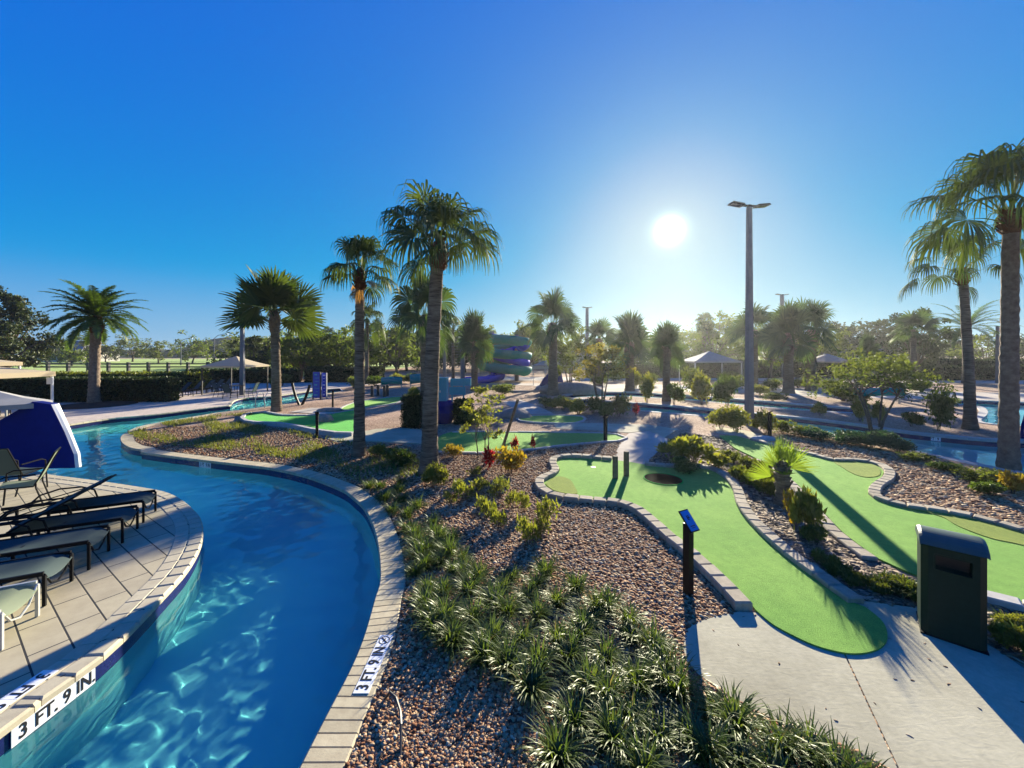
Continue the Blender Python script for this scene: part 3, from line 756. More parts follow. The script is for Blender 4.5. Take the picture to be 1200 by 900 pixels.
# ------------------------------------------------------------------ loose gravel and mulch (uncountable)
def ico():
    t = (1 + 5 ** .5) / 2
    v = unit(np.array([(-1, t, 0), (1, t, 0), (-1, -t, 0), (1, -t, 0), (0, -1, t), (0, 1, t), (0, -1, -t), (0, 1, -t), (t, 0, -1), (t, 0, 1), (-t, 0, -1), (-t, 0, 1)], float))
    f = np.array([(0, 11, 5), (0, 5, 1), (0, 1, 7), (0, 7, 10), (0, 10, 11), (1, 5, 9), (5, 11, 4), (11, 10, 2), (10, 7, 6), (7, 1, 8), (3, 9, 4), (3, 4, 2), (3, 2, 6), (3, 6, 8), (3, 8, 9), (4, 9, 5), (2, 4, 11), (6, 2, 10), (8, 6, 7), (9, 8, 1)])
    return v, f
def scatter(name, P, excl, n, s0, s1, m, seed, flat=(.45, .8), long=(1, 1.5), keep=None, z=0.0, smooth=True, far=(3.0, 9.0)):
    """n stones inside polygon P; stones get larger and sparser with distance from the walkway end"""
    rng = np.random.default_rng(seed); A = np.array([(p[0], p[1]) for p in P]); lo, hi = A.min(0), A.max(0)
    pts = np.zeros((0, 2))
    while len(pts) < n:
        q = rng.uniform(lo, hi, (n * 2, 2)); q = q[inside(P, q)]
        for E in excl: q = q[~inside(E, q)]
        d = np.hypot(q[:, 0], q[:, 1]); q = q[rng.uniform(size=len(q)) < np.clip((far[0] / d) ** 1.5, .0, 1)]
        if keep is not None: q = q[keep(q, rng)]
        pts = np.concatenate([pts, q])
    pts = pts[:n]; d = np.hypot(pts[:, 0], pts[:, 1])
    v, f = ico(); k = len(v)
    sz = rng.uniform(s0, s1, n) * np.clip(d / far[0], .8, 2.6) ** .55 * rng.choice([.7, 1, 1, 1.25], n)
    sc = np.stack([sz * rng.uniform(*long, n), sz, sz * rng.uniform(*flat, n)], 1)
    vv = v[None] * rng.uniform(.82, 1.14, (n, k, 1)) * sc[:, None]
    # tilt a little, then turn
    a = rng.normal(0, .35, n); ca, sa = np.cos(a)[:, None], np.sin(a)[:, None]
    y, zz = vv[..., 1] * ca - vv[..., 2] * sa, vv[..., 1] * sa + vv[..., 2] * ca
    b = rng.uniform(0, 6.28, n); cb, sb = np.cos(b)[:, None], np.sin(b)[:, None]
    x, y = vv[..., 0] * cb - y * sb, vv[..., 0] * sb + y * cb
    V = np.stack([x + pts[:, :1], y + pts[:, 1:], zz + z + (sc[:, 2:] * rng.uniform(.1, .9, (n, 1)))], -1)
    T = (f[None] + (np.arange(n) * k)[:, None, None]).reshape(-1, 3)
    o = np_build(name, V.reshape(-1, 3), T, m, None, smooth); o['kind'] = 'stuff'
    return tag(o)
def off(P, d):
    return [p + nn * d for p, nn in zip(P, normals2(P))]
isl_in = off(isl2, -.31)
h1_out = off(catmull(G2(h1_left), False, 4), -.2)
bedA = isl_in[6:] + [V2(-1.2, .6), V2(3.2, 1.2)] + G2([(1100, 930), (1030, 895), (978, 870), (936, 856), (894, 839), (855, 817), (819, 792), (805, 776), (801, 762), (806, 738), (817, 730.5), (840, 723), (866, 718)]) + h1_out + G2([(722, 535), (726, 522), (733, 516), (690, 520), (640, 526), (600, 530), (550, 532), (500, 531), (470, 521), (430, 519), (395, 519), (352, 505), (300, 499), (250, 500), (200, 500), (160, 507), (158, 518), (170, 522)])
structure(sheet('gravel_bed', bedA, .006, 'mulchbase'))  # dark soil, also standing in for the shadowed gaps between pebbles
scatter('loose_gravel', bedA, [], 135000, .0095, .0165, 'pebble', 11)
bedM = G2([(760, 541), (784, 519), (800, 507), (843, 513), (861, 528), (888, 541), (911, 552), (938, 574), (960, 598), (978, 618), (1007, 643), (1030, 660), (1058, 674), (1085, 685), (1165, 702), (1230, 725), (1290, 745), (1300, 800), (1200, 779), (1172, 762), (1120, 732), (1078, 713), (1017, 705), (1008, 702), (985, 690), (960, 668), (930, 645), (900, 620), (883, 604), (874, 590), (869, 572), (856, 553), (832, 545), (805, 545), (775, 543)])
structure(sheet('mulch_bed', bedM, .006, 'mulchbase'))
scatter('bark_mulch', bedM, [], 17000, .012, .022, 'chip', 12, (.15, .35), (1.4, 2.6), z=.006)
bedR = G2([(882, 514), (931, 527), (973, 537), (1005, 538), (1030, 542), (1046, 550), (1046, 562), (1030, 572), (1030, 580), (1060, 590), (1101, 597), (1143, 604), (1205, 620), (1290, 645), (1290, 580), (1200, 570), (1150, 555), (1060, 532), (960, 511), (905, 505)])
scatter('loose_gravel', bedR, [], 16000, .013, .022, 'pebble', 13, (.3, .6), (1.2, 2.0))

litter_area = G2([(800, 760), (830, 726), (900, 700), (1010, 700), (1080, 712), (1180, 765), (1260, 830), (1160, 900), (1040, 890), (900, 838)])
lit = scatter('leaf_litter', litter_area, [], 34, .006, .011, 'chip', 21, (.1, .2), (1.3, 2.6), z=.012)
lit.name = 'leaf_litter'
# ------------------------------------------------------------------ lettering
def text_mesh(name, body, size, m, parent, mtx, extrude=.0015, bold=.012, align='CENTER'):
    cu = bpy.data.curves.new(name, 'FONT'); cu.body = body; cu.size = size; cu.extrude = extrude; cu.offset = bold * size
    cu.align_x = align; cu.align_y = 'CENTER'; cu.resolution_u = 3
    tmp = bpy.data.objects.new(name, cu); COL.objects.link(tmp)
    dg = bpy.context.evaluated_depsgraph_get(); me = bpy.data.meshes.new_from_object(tmp.evaluated_get(dg))
    COL.objects.unlink(tmp); bpy.data.objects.remove(tmp)
    me.transform(mtx); me.materials.clear()
    return link(name, me, m, parent)
def frame_mtx(o, right, up, sx=1.0, sy=1.0):
    r = Vector(right).normalized(); u = Vector(up).normalized(); n = r.cross(u)
    return Matrix(((r.x * sx, u.x * sy, n.x, o[0]), (r.y * sx, u.y * sy, n.y, o[1]), (r.z * sx, u.z * sy, n.z, o[2]), (0, 0, 0, 1)))
def depth_marker(label, c, right, up, parts, tile_w, tile_h, sx=.85, symbol=False):
    """white ceramic tiles in a row with the depth on them; parts: [(text, width), ...]"""
    t = thing('depth_marker', label, 'depth marker', c)
    r = Vector(right).normalized(); u = Vector(up).normalized(); n = r.cross(u)
    rot = Matrix((r, u, n)).transposed()
    tot = sum(w for _, w in parts); x = -tot / 2
    for body, w in parts:
        p = r * (x + w / 2); x += w
        MB().box(p + n * .003, (w - .003, tile_h, .006), rot).build('tile', 'whitetile', t)
        if body == 'O':
            rr = tile_h * .40
            mb = MB()
            for k0 in range(32):
                a, b = 2 * math.pi * k0 / 32, 2 * math.pi * (k0 + 1) / 32
                q = [p + n * .0075 + (r * math.cos(s) + u * math.sin(s)) * k for s in (a, b) for k in (rr * .84, rr)]
                mb.add(q, [(0, 1, 3, 2)])
            k = .012
            for d1, L in ((r + u, rr * .9), (r * .8 - u * .3, rr * .45)):
                d1 = d1.normalized(); s1 = d1.cross(n) * k * .5
                mb.add([p - d1 * L + s1 + n * .0085, p - d1 * L - s1 + n * .0085, p + d1 * L - s1 + n * .0085, p + d1 * L + s1 + n * .0085], [(0, 1, 2, 3)])
            mb.build('no_diving_symbol', 'ink', t)
        elif body:
            text_mesh('lettering', body, tile_h * 1.05, 'ink', t, frame_mtx(p + n * .0075, r, u, sx, 1.0), .001, .022)
    return t
depth_marker('depth tiles reading 3 FT. 9 IN. on the near deck wall above water', (-3.938, 3.32, -.125), (0, 1, 0), (0, 0, 1), [('3', .15), ('FT.', .16), ('9', .14), ('IN.', .16)], .15, .15, .8)
depth_marker('flat 3 FT 9 IN tiles with no-diving circle in the left deck edge', (-4.205, 3.12, .0125), (0, -1, 0), (1, 0, 0), [('3', .14), ('FT', .16), ('9', .14), ('IN', .16), ('O', .17)], .15, .14, .8)
depth_marker('white 3 FT. 9 IN tiles with no-diving circle on coping beside gravel', (-1.285, 3.60, .0145), (0, 1, 0), (-1, 0, 0), [('3', .12), ('FT.', .15), ('9', .12), ('IN', .14), ('O', .15)], .15, .135, .8)
p = g(240, 539.5); q = g(262, 542)
dv = (q - p).normalized()
for (px, w, parts, lab) in ((240, .42, [('3 FT', .22), ('9 IN', .22)], 'small white depth tile on the far island wall facing the near deck'),):
    c = g(px, 539.5); depth_marker(lab, (c.x + .02, c.y - .012, -.125), dv, (0, 0, 1), parts, .15, .14, .6)
c = g(1092, 510.2); d2 = (g(1100, 511) - g(1058, 506.5)).normalized()
depth_marker('white depth tiles on the navy wall of the right river, left of the big palm', (c.x, c.y - .012, -.115), d2, (0, 0, 1), [('3', .13), ('FT', .15), ('9', .13)], .15, .14, .7)
c = g(926, 489); d2 = (g(945, 491) - g(902, 487)).normalized()
depth_marker('far white depth tile on the river wall behind the small fan palm', (c.x, c.y - .01, -.115), d2, (0, 0, 1), [('3 FT', .24), ('9 IN', .24)], .15, .14, .6)

# ------------------------------------------------------------------ loungers and chairs
def lounger(label, loc, ang, back, frame='black', sling='sling', arms=True, group='sun loungers on the near deck'):
    t = thing('sun_lounger', label, 'sun lounger', loc, ang, group)
    W, Hs, L, hx = .27, .37, 1.95, 1.22
    for s in (-1, 1):
        MB().box((.95 * 1.0 + .02, s * W, Hs), (1.9, .028, .045)).build('side_rail', frame, t)
        MB().box((.015, s * W, Hs / 2 - .012), (.028, .03, Hs - .02)).build('leg', frame, t)
        MB().box((1.15, s * W, Hs / 2 - .012), (.032, .026, Hs - .02)).build('leg', frame, t)
        MB().box((1.75, s * W, Hs / 2 - .012), (.032, .026, Hs - .02)).build('leg', frame, t)
    mb = MB()
    mb.tube([(.015, -W, Hs - .01), (.02, -W * .5, .2), (.02, 0, .15), (.02, W * .5, .2), (.015, W, Hs - .01)], .011, 6)
    mb.build('foot_bar', frame, t)
    for x in (.75, 1.75): MB().box((x, 0, Hs - .03), (.025, W * 2 - .03, .02)).build('crossbar', frame, t)
    # seat: sling sagging between the rails and curling down at the foot
    nu, nv = 14, 6; vs = []; fs = []
    for i in range(nu + 1):
        u = i / nu; x = .0 + hx * u
        for j in range(nv + 1):
            v = j / nv * 2 - 1
            z = Hs + .012 - .035 * (1 - v * v) * (.4 + .6 * math.sin(math.pi * u)) - (.10 * (1 - u / .14) ** 2 * (1 - .3 * v * v) if u < .14 else 0)
            vs.append((x, v * (W - .016), z))
    for i in range(nu):
        for j in range(nv):
            a = i * (nv + 1) + j; fs.append((a, a + 1, a + nv + 2, a + nv + 1))
    n0 = len(vs); vs += [(x, y, z - .006) for x, y, z in vs]; fs += [tuple(k + n0 for k in f[::-1]) for f in fs]
    MB().add(vs, fs).build('seat', sling, t, True)
    c, s_ = math.cos(back), math.sin(back); LB = .76
    P = lambda u, y, o: (hx + c * u - s_ * o, y, Hs + .02 + s_ * u + c * o)
    vs = []; fs = []
    for i in range(7):
        for j in range(5):
            v = j / 4 * 2 - 1; vs.append(P(i / 6 * LB, v * (W - .03), -.03 * (1 - v * v)))
    for i in range(6):
        for j in range(4):
            a = i * 5 + j; fs.append((a, a + 1, a + 6, a + 5))
    n0 = len(vs); vs += [P(i / 6 * LB, (j / 4 * 2 - 1) * (W - .03), -.03 * (1 - (j / 4 * 2 - 1) ** 2) - .007) for i in range(7) for j in range(5)]
    fs += [tuple(k + n0 for k in f[::-1]) for f in fs]
    b = MB().add(vs, fs).build('backrest', sling, t, True)
    f = MB()
    for s in (-1, 1): f.tube([P(0, s * (W - .02), 0), P(LB, s * (W - .02), 0)], .015, 6)
    f.tube([P(LB, -(W - .02), 0), P(LB + .02, 0, 0), P(LB, W - .02, 0)], .015, 6)
    f.build('back_frame', frame, b)
    f = MB().tube([P(LB * .55, -W * .6, -.02), (hx + .62, -W * .6, Hs - .02), (hx + .62, W * .6, Hs - .02), P(LB * .55, W * .6, -.02)], .009, 5).build('prop_bar', frame, t)
    if arms:
        for s in (-1, 1):
            y = s * (W + .03)
            MB().tube([(hx - .42, y, Hs), (hx - .38, y, Hs + .14), (hx - .22, y, Hs + .215), (hx + .05, y, Hs + .22), (hx + .28, y, Hs + .15), (hx + .42, y, Hs + .0)], .014, 6).build('armrest', frame, t)
    return t
ang = math.atan2(-.447, -.894)
for (x, y, bk, fr, sl, lab) in (
        (-6.435, 6.84, R(152), 'black', 'sling', 'sun lounger farthest along the near deck row, its back folded forward over the seat'),
        (-6.07, 6.125, R(150), 'black', 'sling', 'second sun lounger from the water corner, back tilted forward'),
        (-5.785, 5.40, R(28), 'black', 'sling', 'middle sun lounger of the near row, dark foot frame before the next'),
        (-5.475, 4.655, R(24), 'black', 'sling', 'black framed sun lounger beside the pale framed one'),
        (-5.10, 4.0, R(20), 'steel', 'slingLit', 'pale grey framed sun lounger at the left edge of the photo')):
    lounger(lab, (x, y, .012), ang, bk, fr, sl)
def chair(label, loc, ang, sling='sling', frame='black', group=None, legs=True):
    t = thing('sling_chair', label, 'chair', loc, ang, group)
    W = .27
    for s in (-1, 1):
        MB().tube([(.28, s * W, 0), (.25, s * W, .42), (.24, s * W, .60), (.16, s * W, .64), (-.2, s * W, .62)], .014, 6).build('leg', frame, t)
        MB().tube([(-.30, s * W, 0), (-.2, s * W, .38), (-.2, s * W, .45)], .014, 6).build('leg', frame, t)
    def sl(name, pts, w, m):
        vs = [(x, y * w, z) for x, z in pts for y in (-1, -.33, .33, 1)]; k = len(pts)
        vs = [(x, y, z - (.015 if abs(y) < w * .5 else 0)) for x, y, z in vs]
        fs = [(i * 4 + j, i * 4 + j + 1, i * 4 + j + 5, i * 4 + j + 4) for i in range(k - 1) for j in range(3)]
        n0 = len(vs); vs += [(x - .004, y, z - .005) for x, y, z in vs]; fs += [tuple(q + n0 for q in f[::-1]) for f in fs]
        return MB().add(vs, fs).build(name, m, t, True)
    sl('seat', [(.28, .44), (.2, .45), (0, .42), (-.16, .41)], W - .012, sling)
    sl('backrest', [(-.17, .42), (-.24, .55), (-.33, .8), (-.42, .99)], W - .012, sling)
    mb = MB()
    for s in (-1, 1): mb.tube([(.28, s * W, .44), (-.17, s * W, .40), (-.25, s * W, .57), (-.43, s * W, 1.0)], .014, 6)
    mb.tube([(-.43, -W, 1.0), (-.43, W, 1.0)], .014, 6)
    mb.build('frame', frame, t)
    return t
chair('pale sling armchair with its back to the water, glowing against the sun', (-9.3, 7.3, .012), R(222), 'slingLit')
chair('dark green sling armchair in front of the navy shade at the left edge', (-10.35, 8.05, .012), R(95))
ch0 = chair('sling dining chair left of the table under the square beige canopy', (*g(258, 466).to_2d(), .012), R(10))
for (px, py, a, lab) in ((270, 467.5, 80, 'sling dining chair in front of the table under the square beige canopy'), (294, 466.5, 190, 'sling dining chair right of the table under the square beige canopy')):
    dup(ch0, (*g(px, py).to_2d(), .012), R(a), 1, lab)
def patio_table(label, loc, r=.5):
    t = thing('patio_table', label, 'table', loc)
    MB().lathe([(r - .02, .70), (r, .71), (r, .73), (r - .02, .74)], 20).build('tabletop', 'bronze', t)
    for k in range(4):
        a = k * math.pi / 2 + .6
        MB().tube([(math.cos(a) * r * .75, math.sin(a) * r * .75, 0), (math.cos(a) * r * .6, math.sin(a) * r * .6, .7)], .015, 6).build('leg', 'bronze', t)
    return t
c = g(278, 464); patio_table('round dark table under the square beige canopy', (c.x, c.y, .01))
lg = lounger('dark sun lounger at the beach end of the hedge, back raised', (*g(206, 464).to_2d(), .01), R(70), R(48), group='sun loungers lined up along the dark hedge and the sand', arms=False)
for i, (px, py) in enumerate(((156, 470), (172, 468.5), (187, 467.5), (220, 462.8), (233, 461.5), (245, 460.4))):
    dup(lg, (*g(px, py).to_2d(), .01), R(64 + i * 2), 1, 'dark sun lounger with raised back along the hedge and sand edge')
lg['label'] = 'dark sun lounger with raised back along the hedge and sand edge'
tb = patio_table('low dark table on the far deck behind the navy shade', (*g(6, 486).to_2d(), .01), .6)
chair('dark chair beside the low table on the far deck at the left edge', (*g(22, 487).to_2d(), .01), R(150))

# ------------------------------------------------------------------ canopies and shades
def canopy(label, loc, wx, wy, eave, apex, m, post='white', valance=.22, posts=True, rz=0, name='canopy_tent'):
    t = thing(name, label, 'canopy', loc, rz)
    a, b = wx / 2, wy / 2; vs = []; fs = []
    # four hip faces, slightly sagging, with a valance below the eave
    K = 6
    def ring(u): return [(a * u, -b * u), (a * u, b * u), (-a * u, b * u), (-a * u, -b * u)]
    for i in range(K + 1):
        u = 1 - i / K * .985; z = eave + (apex - eave) * ((1 - u) ** 1.15)
        vs += [(x, y, z) for x, y in ring(u)]
    vs = [(x, y, eave - valance) for x, y in ring(1.0)] + vs
    for i in range(K + 1):
        for j in range(4): fs.append((i * 4 + j, i * 4 + (j + 1) % 4, (i + 1) * 4 + (j + 1) % 4, (i + 1) * 4 + j))
    fs.append(tuple((K + 1) * 4 + j for j in range(4)))
    MB().add(vs, fs).build('canopy_top', m, t)
    if posts:
        for sx in (-1, 1):
            for sy in (-1, 1):
                MB().box((sx * (a - .08), sy * (b - .08), (eave - .02) / 2), (.07, .07, eave - .02)).build('post', post, t)
    return t
canopy('beige hipped cabana with white posts at the left edge before the dark hedge', (-24.6, 16.5, .01), 5.0, 4.2, 2.05, 2.62, 'beigefab')
canopy('second beige cabana roof rising behind the first at the left edge', (-33.3, 22, .01), 5.2, 4.2, 2.4, 3.05, 'beigefab')
c = g(277, 460.5); canopy('square beige canopy shading the table and chairs by the sand', (c.x, c.y, .01), 3.0, 3.0, 2.05, 2.75, 'beigefab', 'bronze', .12)
c = g(831, 449); canopy('pale peaked pavilion standing in the haze left of the tall lamp', (c.x, c.y, .01), 4.6, 3.6, 2.2, 3.2, 'greyfab', 'white', .15)
MB().box((-22.18, 18.44, 1.62), (.3, .05, .32)).build('notice_plate', 'white')
tag(bpy.data.objects['notice_plate'], 'small white notice on the front post of the beige cabana', 'sign')
def umbrella(label, loc, r, eave, apex, m, pole='bronze'):
    t = thing('patio_umbrella', label, 'umbrella', loc)
    n = 8; vs = [(0, 0, apex)]; fs = []
    for k, u in ((1, .35), (2, .7), (3, 1.0), (4, 1.01)):
        for j in range(n):
            a = 2 * math.pi * j / n; z = eave + (apex - eave) * (1 - u) ** 1.1 if k < 4 else eave - .14
            vs.append((r * u * math.cos(a), r * u * math.sin(a), z))
    for j in range(n): fs.append((0, 1 + j, 1 + (j + 1) % n))
    for k in range(3):
        for j in range(n): fs.append((1 + k * n + j, 1 + (k + 1) * n + j, 1 + (k + 1) * n + (j + 1) % n, 1 + k * n + (j + 1) % n))
    MB().add(vs, fs).build('canopy_top', m, t)
    MB().tube([(0, 0, 0), (0, 0, apex + .08)], .025, 8).build('pole', pole, t)
    MB().lathe([(.3, 0), (.3, .05), (.05, .1)], 16).build('base', pole, t)
    return t
c = g(969, 449); umbrella('tan patio umbrella in the haze right of the two blue-green palms', (c.x, c.y, .01), 1.75, 2.2, 2.85, 'beigefab')
c = g(985, 447); umbrella('grey patio umbrella just behind the tan one', (c.x + 1.0, c.y + 3, .01), 1.7, 2.3, 2.95, 'greyfab')

def shade_pod(label, loc, rz, w, d, h, group=None, mirror=1, side_m='whitefab'):
    """daybed with a pale canopy roof and a navy canvas curtain with a white side panel"""
    t = thing('daybed_shade', label, 'sun shade', loc, rz, group)
    prof = [(-.62, 0), (.5, 0), (.49, .2), (.42, .55), (.33, .93), (.2, .97), (-.1, .62), (-.45, .3)]
    def ring(y, k, dx, sag=0): return [(mirror * (x * w * k + dx * w), y, z * h - sag) for x, z in prof]
    secs = [(-d / 2, 1.0, 0), (-d / 2 + d * .3, 1.02, .0), (d * .1, 1.0, .01), (d / 2, .92, .02)]
    n = len(prof); vs = []
    for y, k, dx in secs: vs += ring(y, k, dx)
    side = [(i * n + j, (i + 1) * n + j, (i + 1) * n + (j + 1) % n, i * n + (j + 1) % n) for i in range(3) for j in range(n)]
    fr = [tuple(range(n)) if mirror > 0 else tuple(range(n))]
    # front curtain hangs in shallow folds: subdivided strip grid
    MB().add(vs, [f for f in side if f[0] % n not in (1, 2, 3)] + fr + [tuple(3 * n + j for j in range(n))[::-1]]).build('curtain', 'navyfab', t)
    MB().add(vs, [f for f in side if f[0] % n in (1, 2, 3)]).build('side_panel', side_m, t)
    # pale canopy: eight-sided shallow cone whose rim touches the curtain top
    R_ = w * .6; cx = -w * .33; m8 = 8; z0 = h * .93; vs = []; fs = []
    for u, z in ((1.0, z0 - .10), (1.0, z0 + .02), (.66, z0 + .15), (.33, z0 + .33), (.02, z0 + .46)):
        vs += [(mirror * (cx + R_ * u * math.cos(2 * math.pi * j / m8)), .1 + R_ * u * math.sin(2 * math.pi * j / m8) * .4, z) for j in range(m8)]
    fs = [(i * m8 + j, i * m8 + (j + 1) % m8, (i + 1) * m8 + (j + 1) % m8, (i + 1) * m8 + j) for i in range(4) for j in range(m8)] + [tuple(4 * m8 + j for j in range(m8))]
    MB().add(vs, fs).build('canopy_top', 'greyfab', t)
    for j in (0, 2, 4, 6):
        MB().tube([(vs[j][0] * .98, vs[j][1] * .95, 0), (vs[j][0] * .99, vs[j][1] * .97, z0 - .05)], .025, 8).build('post', 'steel', t)
    return t
shade_pod('big navy canvas sun shade with grey canopy roof on the near deck corner', (-12.78, 9.75, .012), R(3), 3.4, .2, 1.74)
c = g(648, 452.5); shade_pod('navy canvas sun shade far behind the broad palm near the slide', (c.x, c.y + .8, .012), R(0), 1.9, 1.5, 2.0)
shade_pod('navy canvas sun shade cut by the right edge, behind the big palm', (18.7, 12.4, .01), R(-10), 2.8, 1.2, 2.05, mirror=-1, side_m='navyfab')

# ------------------------------------------------------------------ golf furniture
def hole_sign(label, x, y, h, ang, tilt=R(48)):
    t = thing('hole_sign', label, 'sign', (x, y, 0), ang)
    MB().box((0, 0, h / 2 - .03), (.085, .085, h + .06)).build('post', 'black', t)
    rot = Matrix.Rotation(tilt, 3, 'X')
    pl = MB().box((0, -.01, h + .035), (.155, .26, .014), rot).build('sign_plate', 'black', t)
    o = Vector((0, -.01, h + .035)) + rot @ Vector((0, 0, .009))
    MB().box(o, (.135, .235, .006), rot).build('sign_face', 'blueplate', pl)
    mb = MB()
    for (dx, dy, w, l) in ((-.012, .035, .012, .05), (.01, .03, .03, .012), (.012, .045, .012, .03), (-.002, .012, .028, .01), (0, -.065, .075, .010), (0, -.085, .06, .006)):
        mb.box(o + rot @ Vector((dx, dy, .0045)), (w, l, .003), rot)
    mb.build('sign_mark', 'ink', pl)
    return t
c = g(806.5, 697); hole_sign('black post with a slanted blue plate beside the nearest green', c.x, c.y, .86, R(28))
def bollard_sign(label, px, py, h, wide=.09):
    c = g(px, py); t = thing('hole_post', label, 'sign post', (c.x, c.y, 0), R(20))
    MB().box((0, 0, h / 2 - .03), (wide, wide, h + .06)).build('post', 'black', t)
    MB().box((0, -.0, h + .03), (wide * 1.4, .2, .014), Matrix.Rotation(R(-35), 3, 'X')).build('sign_plate', 'black', t)
bollard_sign('black hole post between the shaded green and the nearest green', 709.5, 518, .82)
bollard_sign('black hole post in front of the bright green mound', 371.5, 513, .82)
bollard_sign('black hole post on the gravel beyond the bright mound', 390, 477, .82)
bollard_sign('black hole post beside the yellow shrubs at the foot of the tall lamp', 902, 513, .85)
for px, py, h, lab in ((721, 560.5, .52, 'left of the two round timber stubs standing on the nearest green'), (734, 557.5, .58, 'right, slightly taller timber stub standing on the nearest green')):
    c = g(px, py, .03); o = MB().lathe([(.066, 0), (.066, h * .5), (.063, h - .015), (.052, h)], 12, (0, 0, 0)).build('timber_post', 'timber', None, False, (c.x, c.y, .025)); tag(o, lab, 'post')
for i, px in enumerate((436, 443, 450.5, 454)):
    c = g(px, 465 - (i % 2) * 1.2); o = MB().lathe([(.1, 0), (.1, .72), (.09, .76)], 10).build('timber_post', 'bronze', None, False, (c.x, c.y, 0))
    tag(o, 'short dark post in the row at the end of the farthest left green', 'post', 'dark posts at the farthest left green')
c = g(777, 561.5, .03)
t = thing('black_mat', 'black oval mat lying on the nearest green right of the timber stubs', 'mat', (c.x, c.y, .031))
MB().lathe([(.415, 0), (.41, .006), (.37, .008), (.02, .002)], 36).build('mat_disc', 'hole', t)
MB().lathe([(.43, -.001), (.43, .012), (.41, .014), (.405, .0)], 36).build('rim', 'turfdeep', t)
c = g(695, 547.5, .03); t = thing('golf_cup', 'white rimmed cup at the left end of the nearest green', 'golf cup', (c.x, c.y, .0305))
MB().lathe([(.06, 0), (.06, .004), (.052, .005)], 20).build('rim', 'white', t); MB().lathe([(.05, .0052), (.001, .0056)], 20).build('cup_shade_disc', 'ink', t)  # flat black disc stands in for the shade inside the cup

# bin: curved lid, slot, chamfered corners
A, B = g(1079.5, 743), g(1158.5, 769.5)
ux = (B - A).normalized(); W = (B - A).length; uy = Vector((-ux.y, ux.x, 0)); D = .42
t = thing('litter_bin', 'dark green litter bin with a curved lid standing on the path', 'bin', (A.x, A.y, .012), math.atan2(ux.y, ux.x))
ch = .05; HB = .93
foot = [(ch, 0), (W - ch, 0), (W, ch), (W, D - ch), (W - ch, D), (ch, D), (0, D - ch), (0, ch)]
def pris_hole():
    mb = MB(); s0, s1, z0, z1 = .10, W - .10, .70, .845
    n = len(foot); vs = [(x, y, .0) for x, y in foot] + [(x, y, HB) for x, y in foot]
    fs = [(i, (i + 1) % n, n + (i + 1) % n, n + i) for i in range(1, n)] + [tuple(range(n))[::-1], tuple(range(n, 2 * n))]
    k = 2 * n; vs += [(s0, 0, z0), (s1, 0, z0), (s1, 0, z1), (s0, 0, z1)]
    fs += [(0, 1, k + 1, k), (1, n + 1, k + 2, k + 1), (n + 1, n, k + 3, k + 2), (n, 0, k, k + 3)]
    k2 = k + 4; vs += [(s0, .12, z0), (s1, .12, z0), (s1, .12, z1), (s0, .12, z1)]
    fs += [(k, k + 1, k2 + 1, k2), (k + 1, k + 2, k2 + 2, k2 + 1), (k + 2, k + 3, k2 + 3, k2 + 2), (k + 3, k, k2, k2 + 3)]
    mb.add(vs, fs); return mb
pris_hole().build('body', 'bin', t)
MB().box((W / 2, .115, .7725), (W - .202, .006, .143)).build('slot_shade_panel', 'ink', t)  # black panel stands in for the unlit inside of the bin
mb = MB(); mb.box((W / 2, -.004, .851), (W - .19, .008, .012)); mb.box((W / 2, -.004, .695), (W - .19, .008, .01)); mb.box((.094, -.004, .7725), (.01, .008, .145)); mb.box((W - .094, -.004, .7725), (.01, .008, .145))
mb.build('slot_frame', 'bin', t)
arc = [(y, HB + .004 + .105 * math.sin(math.pi * min(1, max(0, (y + .02) / (D + .04)))) ** .62) for y in np.linspace(-.02, D + .02, 15)]
vs = [(x, y, z) for x in (-.012, .012, W - .012, W + .012) for y, z in arc]
vs = [(x, y, z - (.012 if abs(x + .012) < 1e-6 or abs(x - W - .012) < 1e-6 else 0)) for x, y, z in vs]
k = len(arc); fs = [(i * k + j, i * k + k + j, i * k + k + j + 1, i * k + j + 1) for i in range(3) for j in range(k - 1)]
n0 = len(vs); vs += [(x, y, HB + .002) for x in (-.012, W + .012) for y, z in arc]
fs += [tuple([j for j in range(k)] + [n0 + j for j in range(k)][::-1]), tuple(([3 * k + j for j in range(k)] + [n0 + k + j for j in range(k)][::-1])[::-1])]
fs += [(n0 + j, n0 + j + 1, n0 + k + j + 1, n0 + k + j) for j in range(k - 1)]
MB().add(vs, fs).build('lid', 'binlid', t)
mb = MB(); mb.box((W / 2, D / 2, .0), (W + .01, D + .01, .03)); mb.build('base_plate', 'black', t)

